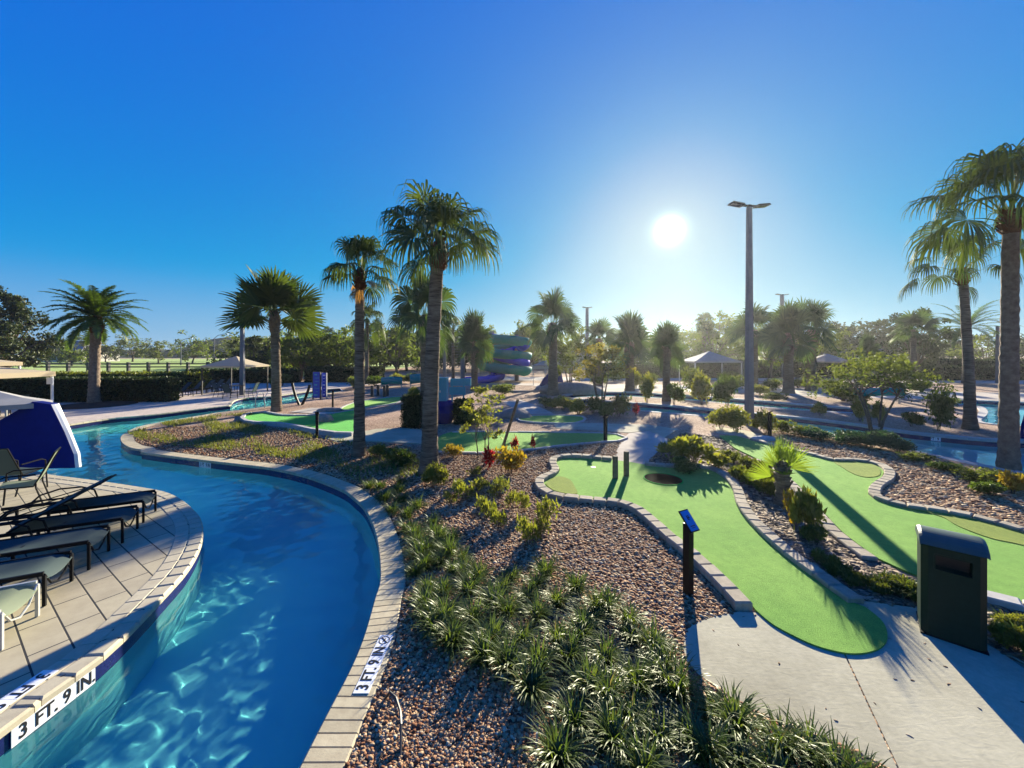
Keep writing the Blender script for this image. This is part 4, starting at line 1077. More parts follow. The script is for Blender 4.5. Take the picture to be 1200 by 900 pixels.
# stake, hoses, boulders
a, b = g(587, 529), Vector((xat(607, 10.9), 10.9, zat(468, 10.9)))
tag(MB().tube([(a.x, a.y, -.05), tuple(b)], [.045, .04], 8).build('support_stake', 'timber'), 'leaning timber stake beside the slender shrub tree', 'stake')
hp = [g(448.5, 820), g(457, 823), g(464, 830), g(469, 846), g(470, 862), g(469.5, 892)]
tag(MB().tube([(p.x, p.y, .035 + (.05 if 0 < i < 5 else -.05)) for i, p in enumerate(hp)], .011, 6).build('drip_hose', 'bronze'), 'loop of dark irrigation hose poking out of the gravel by the coping', 'hose')
a = g(628, 893); tag(MB().tube([(a.x, a.y, -.02), (a.x + .01, a.y + .02, .19)], .008, 6).build('sprinkler_riser', 'steel'), 'thin pale sprinkler riser standing in the dark gravel at the bottom', 'sprinkler')
def boulder(label, px, py, r, sq=(1, .8, .6), m='rock', seed=1):
    rng = np.random.default_rng(seed); bm = bmesh.new(); bmesh.ops.create_icosphere(bm, subdivisions=3, radius=1)
    k = rng.normal(size=(5, 3)); ph = rng.uniform(0, 6, 5)
    for v in bm.verts:
        d = 1 + .1 * sum(math.sin(2.2 * v.co.dot(Vector(k[i])) + ph[i]) for i in range(5)) / 1.6
        v.co = Vector((v.co.x * sq[0] * r * d, v.co.y * sq[1] * r * d, max(-.12, v.co.z * sq[2] * r * d)))
    me = bpy.data.meshes.new('boulder'); bm.to_mesh(me); bm.free()
    c = g(px, py); tag(link('boulder', me, m, None, True, (c.x, c.y, .04)), label, 'boulder')
boulder('pinkish boulder lying on the bright green mound', 381, 494, .36, (1, .8, .75), 'rock', 3)
boulder('pale boulder at the upper left corner of the bright green mound', 386, 482, .5, (1.3, .7, .35), 'rock', 4)
boulder('smooth grey boulder at the foot of the pale ramp behind the staked tree', 604, 489, .55, (1.3, .9, .75), 'rock', 5)
boulder('long low pale rock bank at the foot of the broad palm', 675, 461, 1.6, (1.6, .5, .42), 'rock', 6)
boulder('rounded pale stone on the path edge beyond the yellow shrubs', 893, 516, .28, (1.6, .7, .5), 'kerb', 7)

# hedged equipment corner behind the tall palm
def hedge(label, x0, x1, y, d, h, m='hedge', n=5000, ls=.09, seed=1, rz=0):
    t = thing('hedge', label, 'hedge', ((x0 + x1) / 2, y, 0), rz)
    w = x1 - x0; rng = np.random.default_rng(seed)
    MB().box((0, 0, h * .48), (w - .12, d - .12, h * .93)).build('core', 'hedgecore', t)
    f = rng.integers(0, 10, n); P = rng.uniform(-.5, .5, (n, 3)) * np.array([w, d, h]) + np.array([0, 0, h / 2])
    j = rng.normal(0, .03, n)
    P[f < 4, 1] = -d / 2 + j[f < 4]; P[(f >= 4) & (f < 6), 1] = d / 2 + j[(f >= 4) & (f < 6)]
    P[(f >= 6) & (f < 9), 2] = h + j[(f >= 6) & (f < 9)]; P[f == 9, 0] = np.sign(P[f == 9, 0]) * w / 2 + j[f == 9]
    nb = NB(); nb.add(*rand_leaves(rng, P, ls, .6)); nb.build('foliage', m, t)
    return t
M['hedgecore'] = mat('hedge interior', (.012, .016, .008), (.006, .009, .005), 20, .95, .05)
Y = 15.0; hedge('clipped dark box hedge left of the tall palm trunk', xat(470.5, Y), xat(492, Y), Y + .3, .7, 1.2, 'hedge', 3000, .08, 2)
Y = 15.6; hedge('dark clipped hedge right of the navy drum behind the tall palm', xat(531, Y), xat(552, Y), Y + .5, .7, .95, 'hedge', 2500, .08, 3)
Y = 16.2
t = thing('equipment_cabinet', 'teal upright cabinet on a navy drum behind the tall palm', 'cabinet', (xat(517, Y), Y, 0))
w = 15 * Y / 450
MB().box((0, 0, (zat(443, Y) + .95) / 2), (w, .5, zat(443, Y) - .95)).build('cabinet_body', 'tealbox', t)
MB().box((0, 0, zat(443, Y) + .012), (w + .05, .55, .03)).build('cabinet_lid', 'tealbox', t)
MB().box((0, -.262, 1.35), (.05, .025, .09)).build('latch', 'steel', t)
MB().lathe([(.30, -.02), (.42, .2), (.50, .45), (.46, .75), (.3, .95)], 14, (.12, .02, 0)).build('drum_base', 'navyfab', t)
t = thing('counter_board', 'two teal boards on posts right of the teal cabinet', 'counter', (xat(540, 17), 17, 0))
for (x0, x1, y0, y1) in ((528, 552, 443.5, 452), (526.5, 545.5, 453.5, 462.5)):
    MB().box(((xat(x0, 17) + xat(x1, 17)) / 2 - xat(540, 17), 0, (zat(y0, 17) + zat(y1, 17)) / 2), (xat(x1, 17) - xat(x0, 17), .09, zat(y0, 17) - zat(y1, 17))).build('board', 'tealbox', t)
for px in (529.5, 543):
    MB().box((xat(px, 17) - xat(540, 17), .09, zat(444, 17) / 2), (.07, .07, zat(444, 17))).build('post', 'tealbox', t)

# totem signs and curved rails by the river
def totem(label, px0, px1, py0, py1, Y, pat):
    w = (px1 - px0) * Y / 450; z0, z1 = max(.12, zat(py1, Y)), zat(py0, Y); x = (px0 + px1) / 2
    t = thing('totem_sign', label, 'sign', (xat(x, Y), Y, 0), R(-8))
    MB().box((0, 0, (z0 + z1) / 2), (w, .08, z1 - z0)).build('sign_board', 'bluesign', t)
    for s in (-1, 1): MB().box((s * (w / 2 + .022), 0, z1 / 2), (.04, .1, z1 + .02)).build('post', 'bronze' if pat else 'steel', t)
    mb = MB(); rnd = random.Random(px0)
    for i in range(7):
        zz = z0 + (z1 - z0) * (.1 + .8 * i / 6)
        mb.box((rnd.uniform(-.1, .1) * w, -.043, zz), (w * rnd.uniform(.3, .7), .006, .03 if i % 3 else .09))
    mb.build('sign_print', 'tealbox' if pat else 'whitefab', t)
totem('wider blue information totem left of the leaning palm trunk by the river', 367, 375.5, 436, 467, 24.6, True)
totem('narrower blue totem with a pale edge beside the wider one', 378, 382.5, 437, 466, 24.9, False)
for pts, lab in (([(342.5, 449), (344, 456), (346.5, 465), (351, 474.5)], 'left curved dark rail of the pair beside the blue totems'), ([(363, 451), (361, 458), (358, 466), (353.5, 474)], 'right curved dark rail of the pair beside the blue totems')):
    Yc = 1305 / (474.5 - 415)
    tag(MB().tube([(xat(x, Yc), Yc, zat(y, Yc) - (.05 if y > 473 else 0)) for x, y in pts], .07, 8).build('curved_rail', 'black'), lab, 'rail')
c = g(292, 479.5)
t = thing('pool_handrail', 'pair of steel handrails over the pool steps by the square canopy', 'handrail', (c.x, c.y + .5, 0))
for s in (0, .5): MB().tube([(s, 0, -.2), (s, 0, .55), (s + .02, .2, .8), (s + .02, .6, .75), (s + .02, .75, .0)], .022, 8).build('rail', 'steel', t)

# ------------------------------------------------------------------ lamps
def area_light(label, px, py, ptop, w0, w1, heads=2, hs=1.0):
    c = g(px, py); h = zat(ptop, c.y)
    t = thing('lamp_post', label, 'lamp post', (c.x, c.y, 0), R(8))
    MB().box((0, 0, h * .5 - .03), (w0, w0, h + .06), None, w1 / w0).build('pole', 'concpole', t)
    if heads:
        MB().box((0, 0, h + .04), (w1 * .8, w1 * .8, .12)).build('pole_cap', 'black', t)
        for s in (-1, 1):
            rot = Matrix.Rotation(-s * R(7), 3, 'Y')
            a = MB().box((s * .26 * hs, 0, h + .06), (.34 * hs, .07, .07)).build('arm', 'black', t)
            l = MB().box((s * .62 * hs, 0, h + .1), (.62 * hs, .36, .075), rot, .86).build('lamp_head', 'black', t)
            MB().box(Vector((s * .62 * hs, 0, h + .1)) + rot @ Vector((0, 0, -.042)), (.5 * hs, .28, .01), rot).build('lens', 'glassy', l)
    return t
area_light('tall grey lamp post with two flat black heads, right of the sun', 878, 498, 243, .25, .15, 2, .92)
area_light('plain grey pole rising behind the left fan palm', 284, 463, 341, .27, .17, 0)
area_light('distant lamp post with a flat double head among the hazy palms', 916.5, 442, 346, .5, .3, 2, .9)
area_light('far small lamp post in the haze right of the broad palm', 688, 441, 361, .45, .3, 2, .7)
area_light('thin pole between the two right-hand palms', 1169, 449, 382, .22, .18, 0)
area_light('grey pole behind the small drooping palm left of the slide', 521, 445, 375, .34, .26, 2, .8)
def street_lamp(label, px, py, Y, s):
    t = thing('street_lamp', label, 'street lamp', (xat(px, Y), Y, 0)); h = zat(py, Y)
    MB().tube([(0, 0, 0), (0, 0, h)], [.16, .09], 8).build('pole', 'concpole', t)
    MB().tube([(0, 0, h - .1), (s * .8, 0, h + .55), (s * 2.2, 0, h + .85)], .06, 6).build('arm', 'concpole', t)
    MB().box((s * 2.6, 0, h + .85), (.9, .3, .15)).build('lamp_head', 'steel', t)
street_lamp('far street lamp left of the plain grey pole', 251, 396, 85, 1)
street_lamp('farther street lamp beyond the field, left of the other', 212, 400, 100, 1)
street_lamp('far street lamp above the trees right of the left fan palm', 349, 391, 85, 1)

# ------------------------------------------------------------------ water slide
YS = 41.0
t = thing('water_slide', 'teal and blue spiral water slide tower with grey columns', 'water slide', (xat(588, YS), YS, 0))
def flume(name, m, pts, r=.75, arc=(R(170), R(370))):
    pts = [Vector(p) for p in pts]; vs = []; fs = []; n = 9
    for i, p in enumerate(pts):
        tg = (pts[min(i + 1, len(pts) - 1)] - pts[max(i - 1, 0)]).normalized(); s = tg.cross(Vector((0, 0, 1))).normalized(); u = s.cross(tg)
        for rr in (r, r - .06):
            for k in range(n):
                a = arc[0] + (arc[1] - arc[0]) * k / (n - 1); vs.append(p + s * math.cos(a) * rr + u * math.sin(a) * rr)
    m2 = 2 * n
    for i in range(len(pts) - 1):
        o = i * m2
        for k in range(n - 1):
            fs += [(o + k, o + k + 1, o + m2 + k + 1, o + m2 + k), (o + n + k + 1, o + n + k, o + m2 + n + k, o + m2 + n + k + 1)]
        fs += [(o, o + m2, o + m2 + n, o + n), (o + n - 1, o + 2 * n - 1, o + m2 + 2 * n - 1, o + m2 + n - 1)]
    for o in (0, (len(pts) - 1) * m2):
        for k in range(n - 1): fs.append((o + k, o + n + k, o + n + k + 1, o + k + 1))
    return MB().add(vs, fs).build(name, m, t, True)
hel = lambda R_, z0, z1, a0, turns, cx=0, cy=0, n=60: [(cx + R_ * math.cos(a0 + turns * 2 * math.pi * i / n), cy + R_ * math.sin(a0 + turns * 2 * math.pi * i / n), z0 + (z1 - z0) * i / n) for i in range(n + 1)]
flume('flume', 'teal', [(-2.6, 1.8, 4.9), (-1.0, .4, 4.8)] + hel(2.25, 4.75, 1.3, R(250), 2.35, .2), .8)
flume('flume', 'bluefib', [(-1.2, -1.4, 4.95), (.6, -1.7, 4.6)] + hel(1.5, 4.3, .85, R(-60), 1.8, .9, -.3) + [(-1.5, -2.8, .55), (-3.6, -2.8, .5)], .62)
for (x, y, h) in ((-4.2, .2, 5.4), (-1.05, -.6, 5.3), (1.6, .6, 5.0)):
    MB().tube([(x, y, -.05), (x, y, h)], .24, 12).build('column', 'concpole', t)
MB().box((-2.9, 1.4, 4.2), (3.6, 2.4, .18)).build('platform', 'concpole', t)
mb = MB()
for x in np.linspace(-4.6, -1.2, 9): mb.box((x, .24, 4.8), (.05, .05, 1.0))
mb.box((-2.9, .24, 5.3), (3.5, .06, .06)); mb.box((-2.9, .24, 4.75), (3.5, .05, .05)); mb.build('railing', 'steel', t)
mb = MB()
for i in range(14): mb.box((-4.9 + .0, 2.8 - i * .28 + 1.2, .3 * i + .15), (1.1, .3, .05))
mb.build('stair', 'concpole', t)
def trough(label, pts, r, m='teal'):
    global t
    t = thing('slide_flume', label, 'slide flume', pts[0]); p0 = Vector(pts[0])
    flume('flume_shell', m, [Vector(p) - p0 for p in pts], r, (R(-20), R(200)))
    mb = MB()
    for p in (pts[0], pts[-1]): mb.tube([(p[0] - p0.x, p[1] - p0.y, -p0.z - .05), (p[0] - p0.x, p[1] - p0.y, 0)], .06, 6)
    mb.build('support', 'steel', t)
Y = 33; trough('upturned teal flume section left of the tall palm', [(xat(447, Y), Y, .45), (xat(457, Y), Y + .2, .5), (xat(468, Y), Y + .6, .45)], .45)
Y = 34; trough('teal flume section close behind the tall palm trunk', [(xat(481, Y), Y, .5), (xat(494, Y), Y + .2, .6), (xat(508, Y), Y + .4, .5)], .6)
Y = 22; trough('teal flume section behind the multi-stemmed tree on the right', [(xat(1006, Y), Y, .62), (xat(1035, Y), Y + .2, .65), (xat(1062, Y), Y + .4, .62)], .32)

# ------------------------------------------------------------------ buildings, fences, far left
def house(label, px, Y, w, d, h, rh):
    t = thing('house', label, 'house', (xat(px, Y), Y, 0))
    MB().box((0, 0, h / 2), (w, d, h)).build('wall', 'wall', t)
    MB().add([(-w / 2 - .5, -d / 2 - .5, h), (w / 2 + .5, -d / 2 - .5, h), (w / 2 + .5, d / 2 + .5, h), (-w / 2 - .5, d / 2 + .5, h), (-w / 2 + d * .4, 0, h + rh), (w / 2 - d * .4, 0, h + rh)],
             [(0, 1, 5, 4), (2, 3, 4, 5), (1, 2, 5), (3, 0, 4), (3, 2, 1, 0)]).build('roof', 'roof', t)
    for k in range(4):
        x = -w / 2 + w * (k + .5) / 4
        f = MB().box((x, -d / 2 - .03, h * .55), (1.5, .08, 1.5)).build('window', 'white', t); MB().box((x, -d / 2 - .075, h * .55), (1.3, .02, 1.3)).build('pane', 'glassy', f)
house('low house with a grey hipped roof far beyond the tan umbrella', 1000, 75, 16, 10, 2.9, 2.6)
house('pale low house in the haze between the broad palm and the shade', 654, 78, 13, 9, 2.6, 1.4)
house('pale building with a steep roof in the haze left of the pavilion', 768, 80, 12, 10, 3.0, 2.6)
house('distant house among the trees left of the date palm', 86, 150, 22, 14, 4, 4.2)
t = thing('rail_fence', 'dark wooden rail fence crossing the field behind the cabana', 'fence', (-52, 62, 0), R(2))
for k in range(15): MB().box((-22 + k * 3.1, 0, .75), (.35, .35, 1.7)).build('post', 'bronze', t)
for z in (1.35, .85): MB().box((0, -.2, z), (48, .08, .2)).build('rail', 'bronze', t)
Y = 23.2; hedge('long black-green clipped hedge behind the date palm', xat(-60, Y), xat(195, Y), Y + .5, 1.0, 1.42, 'hedge', 14000, .11, 5)
Y = 30; hedge('sunlit yellow-green hedge beyond the dark clipped hedge', xat(-40, Y), xat(226, Y), Y + 1, 1.4, 1.35, 'hedgeLit', 9000, .2, 6)
Y = 38; hedge('dark low hedge behind the sand and the grey pole', xat(215, Y), xat(340, Y), Y + 1, 1.5, 1.3, 'hedge', 6000, .2, 7)
Y = 36; hedge('dark clipped hedge stretching behind the blue totems', xat(335, Y), xat(430, Y), Y + 4, 1.6, 1.5, 'hedge', 6000, .2, 8)
Y = 42; hedge('long clipped hedge at the right, nearer of two', xat(1095, Y), xat(1260, Y), Y + 1, 1.6, 1.5, 'hedge', 6000, .22, 9)
Y = 52; hedge('taller clipped hedge behind the nearer one at the right', xat(1085, Y), xat(1260, Y), Y + 1, 1.8, 2.1, 'hedge', 6000, .25, 10)
Y = 46; hedge('hazy dark hedge behind the pavilion', xat(690, Y), xat(900, Y), Y + 1, 1.6, 1.7, 'hedge', 7000, .22, 11)
Y = 40; hedge('dark hedge behind the tan umbrella', xat(900, Y), xat(1085, Y), Y + 9, 1.6, 2.0, 'hedge', 6000, .22, 12)
# a low wooded rise on the left horizon
bm = bmesh.new(); NX = 60
grid = [[bm.verts.new((-330 + 330 * i / NX, 290 + 70 * j / 8, 13 * math.exp(-((i / NX - .33) / .2) ** 2) * math.sin(math.pi * j / 8) + 5.5 * math.sin(math.pi * j / 8) * (.6 + .4 * math.sin(i * .5)))) for j in range(9)] for i in range(NX + 1)]
for i in range(NX):
    for j in range(8): bm.faces.new((grid[i][j], grid[i + 1][j], grid[i + 1][j + 1], grid[i][j + 1]))
me = bpy.data.meshes.new('hill'); bm.to_mesh(me); bm.free(); M['hillmat'] = mat('wooded hill', (.03, .045, .018), (.055, .07, .025), .25, .95, .1, 1, 1.5, .6)
structure(link('hill', me, 'hillmat', None, True))
bm = bmesh.new()
grid = [[bm.verts.new((20 + 800 * i / NX, 420 + 90 * j / 8, (6 + 7 * math.sin(i * .21) ** 2) * math.sin(math.pi * j / 8))) for j in range(9)] for i in range(NX + 1)]
for i in range(NX):
    for j in range(8): bm.faces.new((grid[i][j], grid[i + 1][j], grid[i + 1][j + 1], grid[i][j + 1]))
me = bpy.data.meshes.new('hill'); bm.to_mesh(me); bm.free(); structure(link('hill', me, 'hillmat', None, True))

# ------------------------------------------------------------------ palms
def gz(px, py): c = g(px, py); return (c.x, c.y, 0)
# tall washingtonia palms
palm('washingtonia_palm', 'tallest island palm, just left of centre, with shaggy hanging leaf tips', 'palm tree', gz(503, 555), 5.5, .20, .15,
     fan_crown(41, 24, .95, 1.05, 12, 88, 1.5, 30, 240, .45, .42, .6, .5), 'fan', (.22, 0), 1.5, 'bark', (.55, .09, 40), 4)
palm('washingtonia_palm', 'slim palm left of the tallest one with an orange dead tuft', 'palm tree', gz(421, 535), 5.2, .155, .11,
     fan_crown(42, 20, .82, .85, 8, 88, 1.5, 28, 240, .45, .42, .6, .5), 'fan', (.02, 0), 1.4, 'bark', (.5, .08, 34), 5,
     dry=fan_crown(79, 3, .3, .40, -25, 8, .7, 16, 150, .6, .5, .6))
palm('washingtonia_palm', 'big palm at the right edge with a flaking pale trunk base', 'palm tree', gz(1182, 549), 6.45, .175, .14,
     fan_crown(43, 26, 1.35, 1.25, 2, 88, 1.6, 30, 230, .5, .4, .7, .5), 'fan', (.06, 0), 1.25, 'barkp', (.5, .1, 40), 6)
palm('washingtonia_palm', 'palm with long arching shaggy fronds left of the big right-edge palm', 'palm tree', gz(1137, 503), 6.1, .17, .12,
     fan_crown(44, 17, 1.35, 1.0, 4, 84, 1.7, 28, 230, .65, .4, .7, .5), 'fan', (-.3, 0), 1.45, 'bark', (.55, .12, 30), 7)
# stiff fan palms
sab = fan_crown(51, 22, 1.15, 1.45, -6, 80, .08, 36, 310, .22, .68, .2, .9)
palm('fan_palm', 'round-headed stiff fan palm by the river bend on the left', 'palm tree', gz(324, 482), 5.0, .23, .19, sab, 'fan', (-.1, 0), 1.2, 'bark', (1.0, .16, 40, 'barkp'), 8)
sab_mesh = fan_crown(52, 24, 1.0, 1.3, -20, 88, .2, 28, 300, .25, .62, .3, .8).build('crown', 'fanblue'); sm = sab_mesh.data; bpy.data.objects.remove(sab_mesh)
sab2 = fan_crown(53, 22, 1.2, 1.25, -15, 88, .35, 28, 280, .35, .6, .4, .8).build('crown', 'fanblue'); sm2 = sab2.data; bpy.data.objects.remove(sab2)
wsh = fan_crown(54, 20, .9, 1.0, -20, 84, 1.0, 20, 230, .6, .5, .9).build('crown', 'fan'); wm = wsh.data; bpy.data.objects.remove(wsh)
def far_palm(label, px, py, ptrunk, span, ptop, me, base_r, r0=.24, r1=.2, bark='bark', husk=(.8, .14, 26, 'barkp'), seed=1, rz=0, Y=None, lean=0):
    Y = Y or 1305 / (py - 415); h = zat(ptrunk, Y)
    t = palm('fan_palm' if me is not wm else 'washingtonia_palm', label, 'palm tree', (xat(px, Y), Y, 0), h, r0, r1, me, None, (lean, 0), 1.3, bark, husk, seed, rz=0)
    for c in t.children:
        if c.name.startswith('crown'):
            w = span * Y / 450 / 2 / base_r; c.scale = (w, w, max(.6, (zat(ptop, Y) - h) / (base_r * 1.0))); c.rotation_euler = (0, 0, rz)
    return t
far_palm('fan palm half hidden directly behind the tallest palm trunk', 498, 500, 372, 84, 308, sm2, 2.2, .2, .16, seed=11, rz=1)
far_palm('thin distant palm seen behind the slim island palm', 430, 450, 378, 52, 343, wm, 1.75, .2, .15, 'bark', None, 12, 2)
far_palm('fan palm with a thick skirt of dry stubs before the slide', 556, 458, 402, 48, 360, sm, 2.1, .26, .24, husk=(1.6, .22, 60, 'barkp'), seed=13, rz=3)
far_palm('small drooping palm left of the slide columns', 531, 446, 384, 32, 366, wm, 1.75, .18, .14, 'bark', None, 14, 1)
far_palm('broad dark fan palm standing right of the water slide', 648, 463, 380, 70, 334, sm2, 2.2, .36, .27, seed=15, rz=4)
far_palm('hazy fan palm with the widest head below the sun, left of centre lamp', 738, 458, 402, 56, 362, sm, 2.1, .33, .3, husk=(1.2, .2, 40, 'barkp'), seed=16, rz=5)
far_palm('hazy fan palm partly hidden left of the widest-headed one', 702, 452, 398, 46, 372, sm2, 2.2, .26, .24, seed=17, rz=2.5)
far_palm('hazy shorter fan palm among the island shrubs below the sun', 781, 470, 408, 46, 374, sm, 2.1, .22, .2, seed=18, rz=1.5)
far_palm('fan palm seen right behind the tall lamp post', 884, 453, 388, 62, 351, sm2, 2.2, .28, .26, seed=19, rz=.5)
far_palm('left one of two blue-green fan palms right of the lamp', 924, 461, 392, 58, 350, sm, 2.1, .34, .28, husk=(1.5, .25, 46, 'barkp'), seed=20, rz=3.5)
far_palm('right one of two blue-green fan palms right of the lamp', 951, 458, 388, 66, 347, sm2, 2.2, .36, .3, husk=(1.5, .25, 46, 'barkp'), seed=21, rz=5.5)
far_palm('tiny far palm above the yellow trees at left of the slim palm', 385, 440, 393, 22, 378, wm, 1.75, .25, .2, 'bark', None, 22, 0, 75)
far_palm('slender far palm between the slim palm and the tallest palm', 446, 441, 402, 24, 383, wm, 1.75, .2, .16, 'bark', None, 23, 1, 50)
far_palm('far palm top in the haze above the trees left of the lamp', 825, 441, 378, 28, 361, wm, 1.75, .25, .2, 'bark', None, 24, 2, 58)
far_palm('small far palm right of the tan umbrella roof', 1018, 447, 412, 24, 390, sm, 2.1, .2, .18, 'bark', None, 25, 2, 40)
far_palm('far palm behind the top of the slide', 612, 441, 394, 26, 376, wm, 1.75, .2, .16, 'bark', None, 26, 2, 55)
far_palm('ragged dark palm in front of the pine at the right', 1070, 449, 386, 52, 362, sm2, 2.2, .24, .2, 'bark', None, 27, 2, 40)
palm('date_palm', 'date palm with a thick trunk in a mulch ring on the left deck', 'palm tree', gz(110, 474), 5.0, .25, .22, date_crown(61, 66, 2.35, -28, 86), 'date', (.15, 0), 1.35, 'barkp', (.9, .14, 44, 'husk'), 9, amp=.05)
c = g(110, 475); structure(MB().lathe([(1.75, 0), (1.7, .05), (1.2, .09), (.3, .14)], 28).build('mulch_ring', 'mulchbase', None, True, (c.x + .1, c.y, .006)))
Y = 38; palm('date_palm', 'date palm far behind the right-hand palms', 'palm tree', (xat(1133, Y), Y, 0), zat(384, Y), .34, .3, date_crown(62, 34, 3.5, -20, 70), 'date', (0, 0), 1.2, 'barkp', None, 10)
# small fan palm in the mulch bed
c = g(917, 592)
t = thing('small_palm', 'young fan palm with a stubby trunk in the mulch bed', 'palm tree', (c.x, c.y, 0))
trunk_mesh(3, .74, .115, .07, (0, 0), 1.3, 12, .07, .09).build('trunk', 'bark', t, True)
husk_mesh(3, .09, .5, 22, .05).build('leaf_base', 'bark', t, False, (0, 0, .74))
M['young'] = leafmat('young palm leaf', (.11, .17, .03), (.17, .23, .05), .5)
fan_crown(63, 10, .14, .5, 22, 88, .04, 17, 100, .1, .5, .1, 1.2).build('crown', 'young', t, True, (0, 0, .76))

# ------------------------------------------------------------------ broadleaf trees
def tree(label, px, Y, ptop, span, m, seed, nleaf=2600, ls=.22, th=.28, stems=1, limbs=10, tr=.16, clump=.2, group=None, name='tree', shape=1.0):
    h = zat(ptop, Y); w = span * Y / 450
    t = thing(name, label, 'tree', (xat(px, Y), Y, 0), 0, group)
    a, b = tree_mesh(seed, h, w, h * th, nleaf, ls, stems, limbs, shape, tr, clump)
    a.build('trunk', 'wood', t, True); b.build('crown', m, t)
    return t
tree('large dark tree at the left edge behind the cabana roofs', 2, 42, 346, 84, 'tree2', 1, 13000, .32, .12, 1, 22, .4, .19)
tree('slender shrub tree with small leaves beside the leaning stake', 566, 10.6, 447, 54, 'shrubY', 2, 900, .085, .22, 3, 16, .02, .13, name='shrub_tree')
tree('small multi-stemmed tree on the right river bank', 1026, 15.0, 418, 112, 'tree3', 3, 2300, .11, .42, 4, 20, .045, .15)
tree('thin-stemmed ornamental tree before the curved pool basin', 704, 21.3, 403, 58, 'tree4', 4, 1700, .15, .38, 4, 14, .05, .17)
tree('pale small tree behind the navy shade right of the broad palm', 668, 31, 390, 58, 'tree3', 5, 2600, .22, .3, 3, 12, .07, .2)
tree('tall hazy tree behind the slide', 618, 55, 384, 62, 'tree3', 6, 3000, .35, .2, 1, 14, .2, .2)
tree('dark pine-like tree at the right behind the ragged palm', 1072, 46, 366, 58, 'tree2', 7, 4200, .3, .12, 1, 16, .2, .17)
tree('large hazy tree left of the tall lamp above the pavilion', 838, 58, 374, 74, 'tree1', 8, 4200, .4, .15, 1, 16, .25, .19)
tree('hazy tree between the lamp and the blue-green palms', 902, 46, 384, 52, 'tree1', 9, 2600, .32, .22, 1, 12, .2, .2)
tree('hazy tree right of the blue-green palms', 972, 52, 390, 40, 'tree3', 10, 2600, .32, .12, 1, 12, .2, .2)
tree('yellowish tree just right of the left fan palm trunk', 352, 42, 392, 64, 'tree1', 12, 4000, .3, .22, 1, 14, .2, .19)
tree('bright yellow-green tree behind the slim island palm', 398, 44, 388, 70, 'tree1', 13, 4200, .3, .2, 1, 14, .2, .19)
tree('yellow-green tree between the slim palm and the tallest palm', 466, 47, 384, 60, 'tree1', 14, 4200, .3, .2, 1, 14, .2, .19)
tree('dark tree beside the plain grey pole', 297, 48, 394, 36, 'tree2', 15, 2600, .3, .2, 1, 12, .2, .19)
tree('dark green tree behind the tallest palm trunk', 508, 58, 394, 50, 'tree2', 16, 3000, .34, .15, 1, 12, .2, .19)
tree('low leafy tree behind the small far palm at the right', 1035, 30, 420, 60, 'tree3', 17, 2600, .25, .15, 1, 12, .12, .2)
tree('round yellow tree by the far fence, left of the date palm', 84, 95, 409, 30, 'tree1', 18, 1500, .5, .15, 1, 10, .25, .22)
# far tree line: five crowns, copied
protos = []
rndT = random.Random(8)
for k, m in enumerate(('tree1', 'tree2', 'tree3', 'tree2', 'tree1')):
    a, b = tree_mesh(80 + k, 7, 7.5, 1.3, 1700, .5, 1, 12, 1.0, .22, .2)
    t = thing('tree', 'leafy tree in the far line along the horizon', 'tree', (0, -200, 0), 0, 'trees of the far tree line'); a.build('trunk', 'wood', t, True); b.build('crown', m, t)
    protos.append(t)
spots = []
for i in range(46):
    px = -40 + i * 28.5 + rndT.uniform(-9, 9)
    if px < 70: Y, hh = rndT.uniform(95, 130), 7
    elif px < 285: Y, hh = rndT.uniform(115, 190), rndT.uniform(6, 9)
    else: Y, hh = rndT.uniform(62, 95), rndT.uniform(5.5, 8.5)
    spots.append((xat(px, Y), Y, hh / 7))
for i in range(14):
    px = 300 + i * 20 + rndT.uniform(-8, 8); Y = rndT.uniform(55, 75); spots.append((xat(px, Y), Y, rndT.uniform(.6, .95)))
for i, (x, y, s) in enumerate(spots):
    p = protos[rndT.randrange(5)] if i >= 5 else protos[i]
    if i < 5: p.location = (x, y, 0); p.scale = (s * 1.2, s * 1.2, s)
    else: dup(p, (x, y, 0), rndT.uniform(0, 6.28), (s * rndT.uniform(1.1, 1.5), s * 1.2, s))

# ------------------------------------------------------------------ shrubs
SH = {}
def shrub_proto(key, m, r, h, n, ls, lobes=7, aspect=.5, up=.4, shell=.35, stems=7):
    f = shrub_nb(len(SH) + 200, r, h, n, ls, lobes, aspect, up, shell).build('foliage', m); s = stem_mb(len(SH) + 5, r, h, stems).build('stem', 'wood')
    SH[key] = (f.data, s.data, r, h)
    bpy.data.objects.remove(f); bpy.data.objects.remove(s)
shrub_proto('Y', 'shrubY', .5, .6, 1500, .085); shrub_proto('G', 'shrubG', .5, .6, 1500, .085); shrub_proto('B', 'shrubB', .5, .5, 2200, .07, 8)
shrub_proto('O', 'shrubO', .5, .6, 700, .13, 7, .4, .7); shrub_proto('R', 'shrubR', .5, .6, 160, .34, 4, .26, 1.0, .1); shrub_proto('V', 'shrubY', .5, .7, 700, .15, 6, .38, .8, .3)
shrub_proto('C', 'ground', .5, .35, 1100, .11, 9, .5, .5); shrub_proto('W', 'weed', .5, .5, 300, .13, 6, .3, .9, .2); shrub_proto('D', 'tree3', .5, .6, 1100, .09)
rnS = random.Random(31)
def shrub(key, px, py, wpx, hpx, label, group=None, Y=None):
    f, s, r, h = SH[key]
    Y = Y or 1305 / (py - 415); w = wpx * Y / 450; hh = hpx * Y / 450
    t = thing('shrub', label, 'shrub', (xat(px, Y), Y, 0), rnS.uniform(0, 6.28), group)
    for nm, me in (('foliage', f), ('stem', s)):
        o = bpy.data.objects.new(nm, me); COL.objects.link(o); o.parent = t
    t.scale = (w / (2 * r), w / (2 * r), hh / (h * .95))
    return t
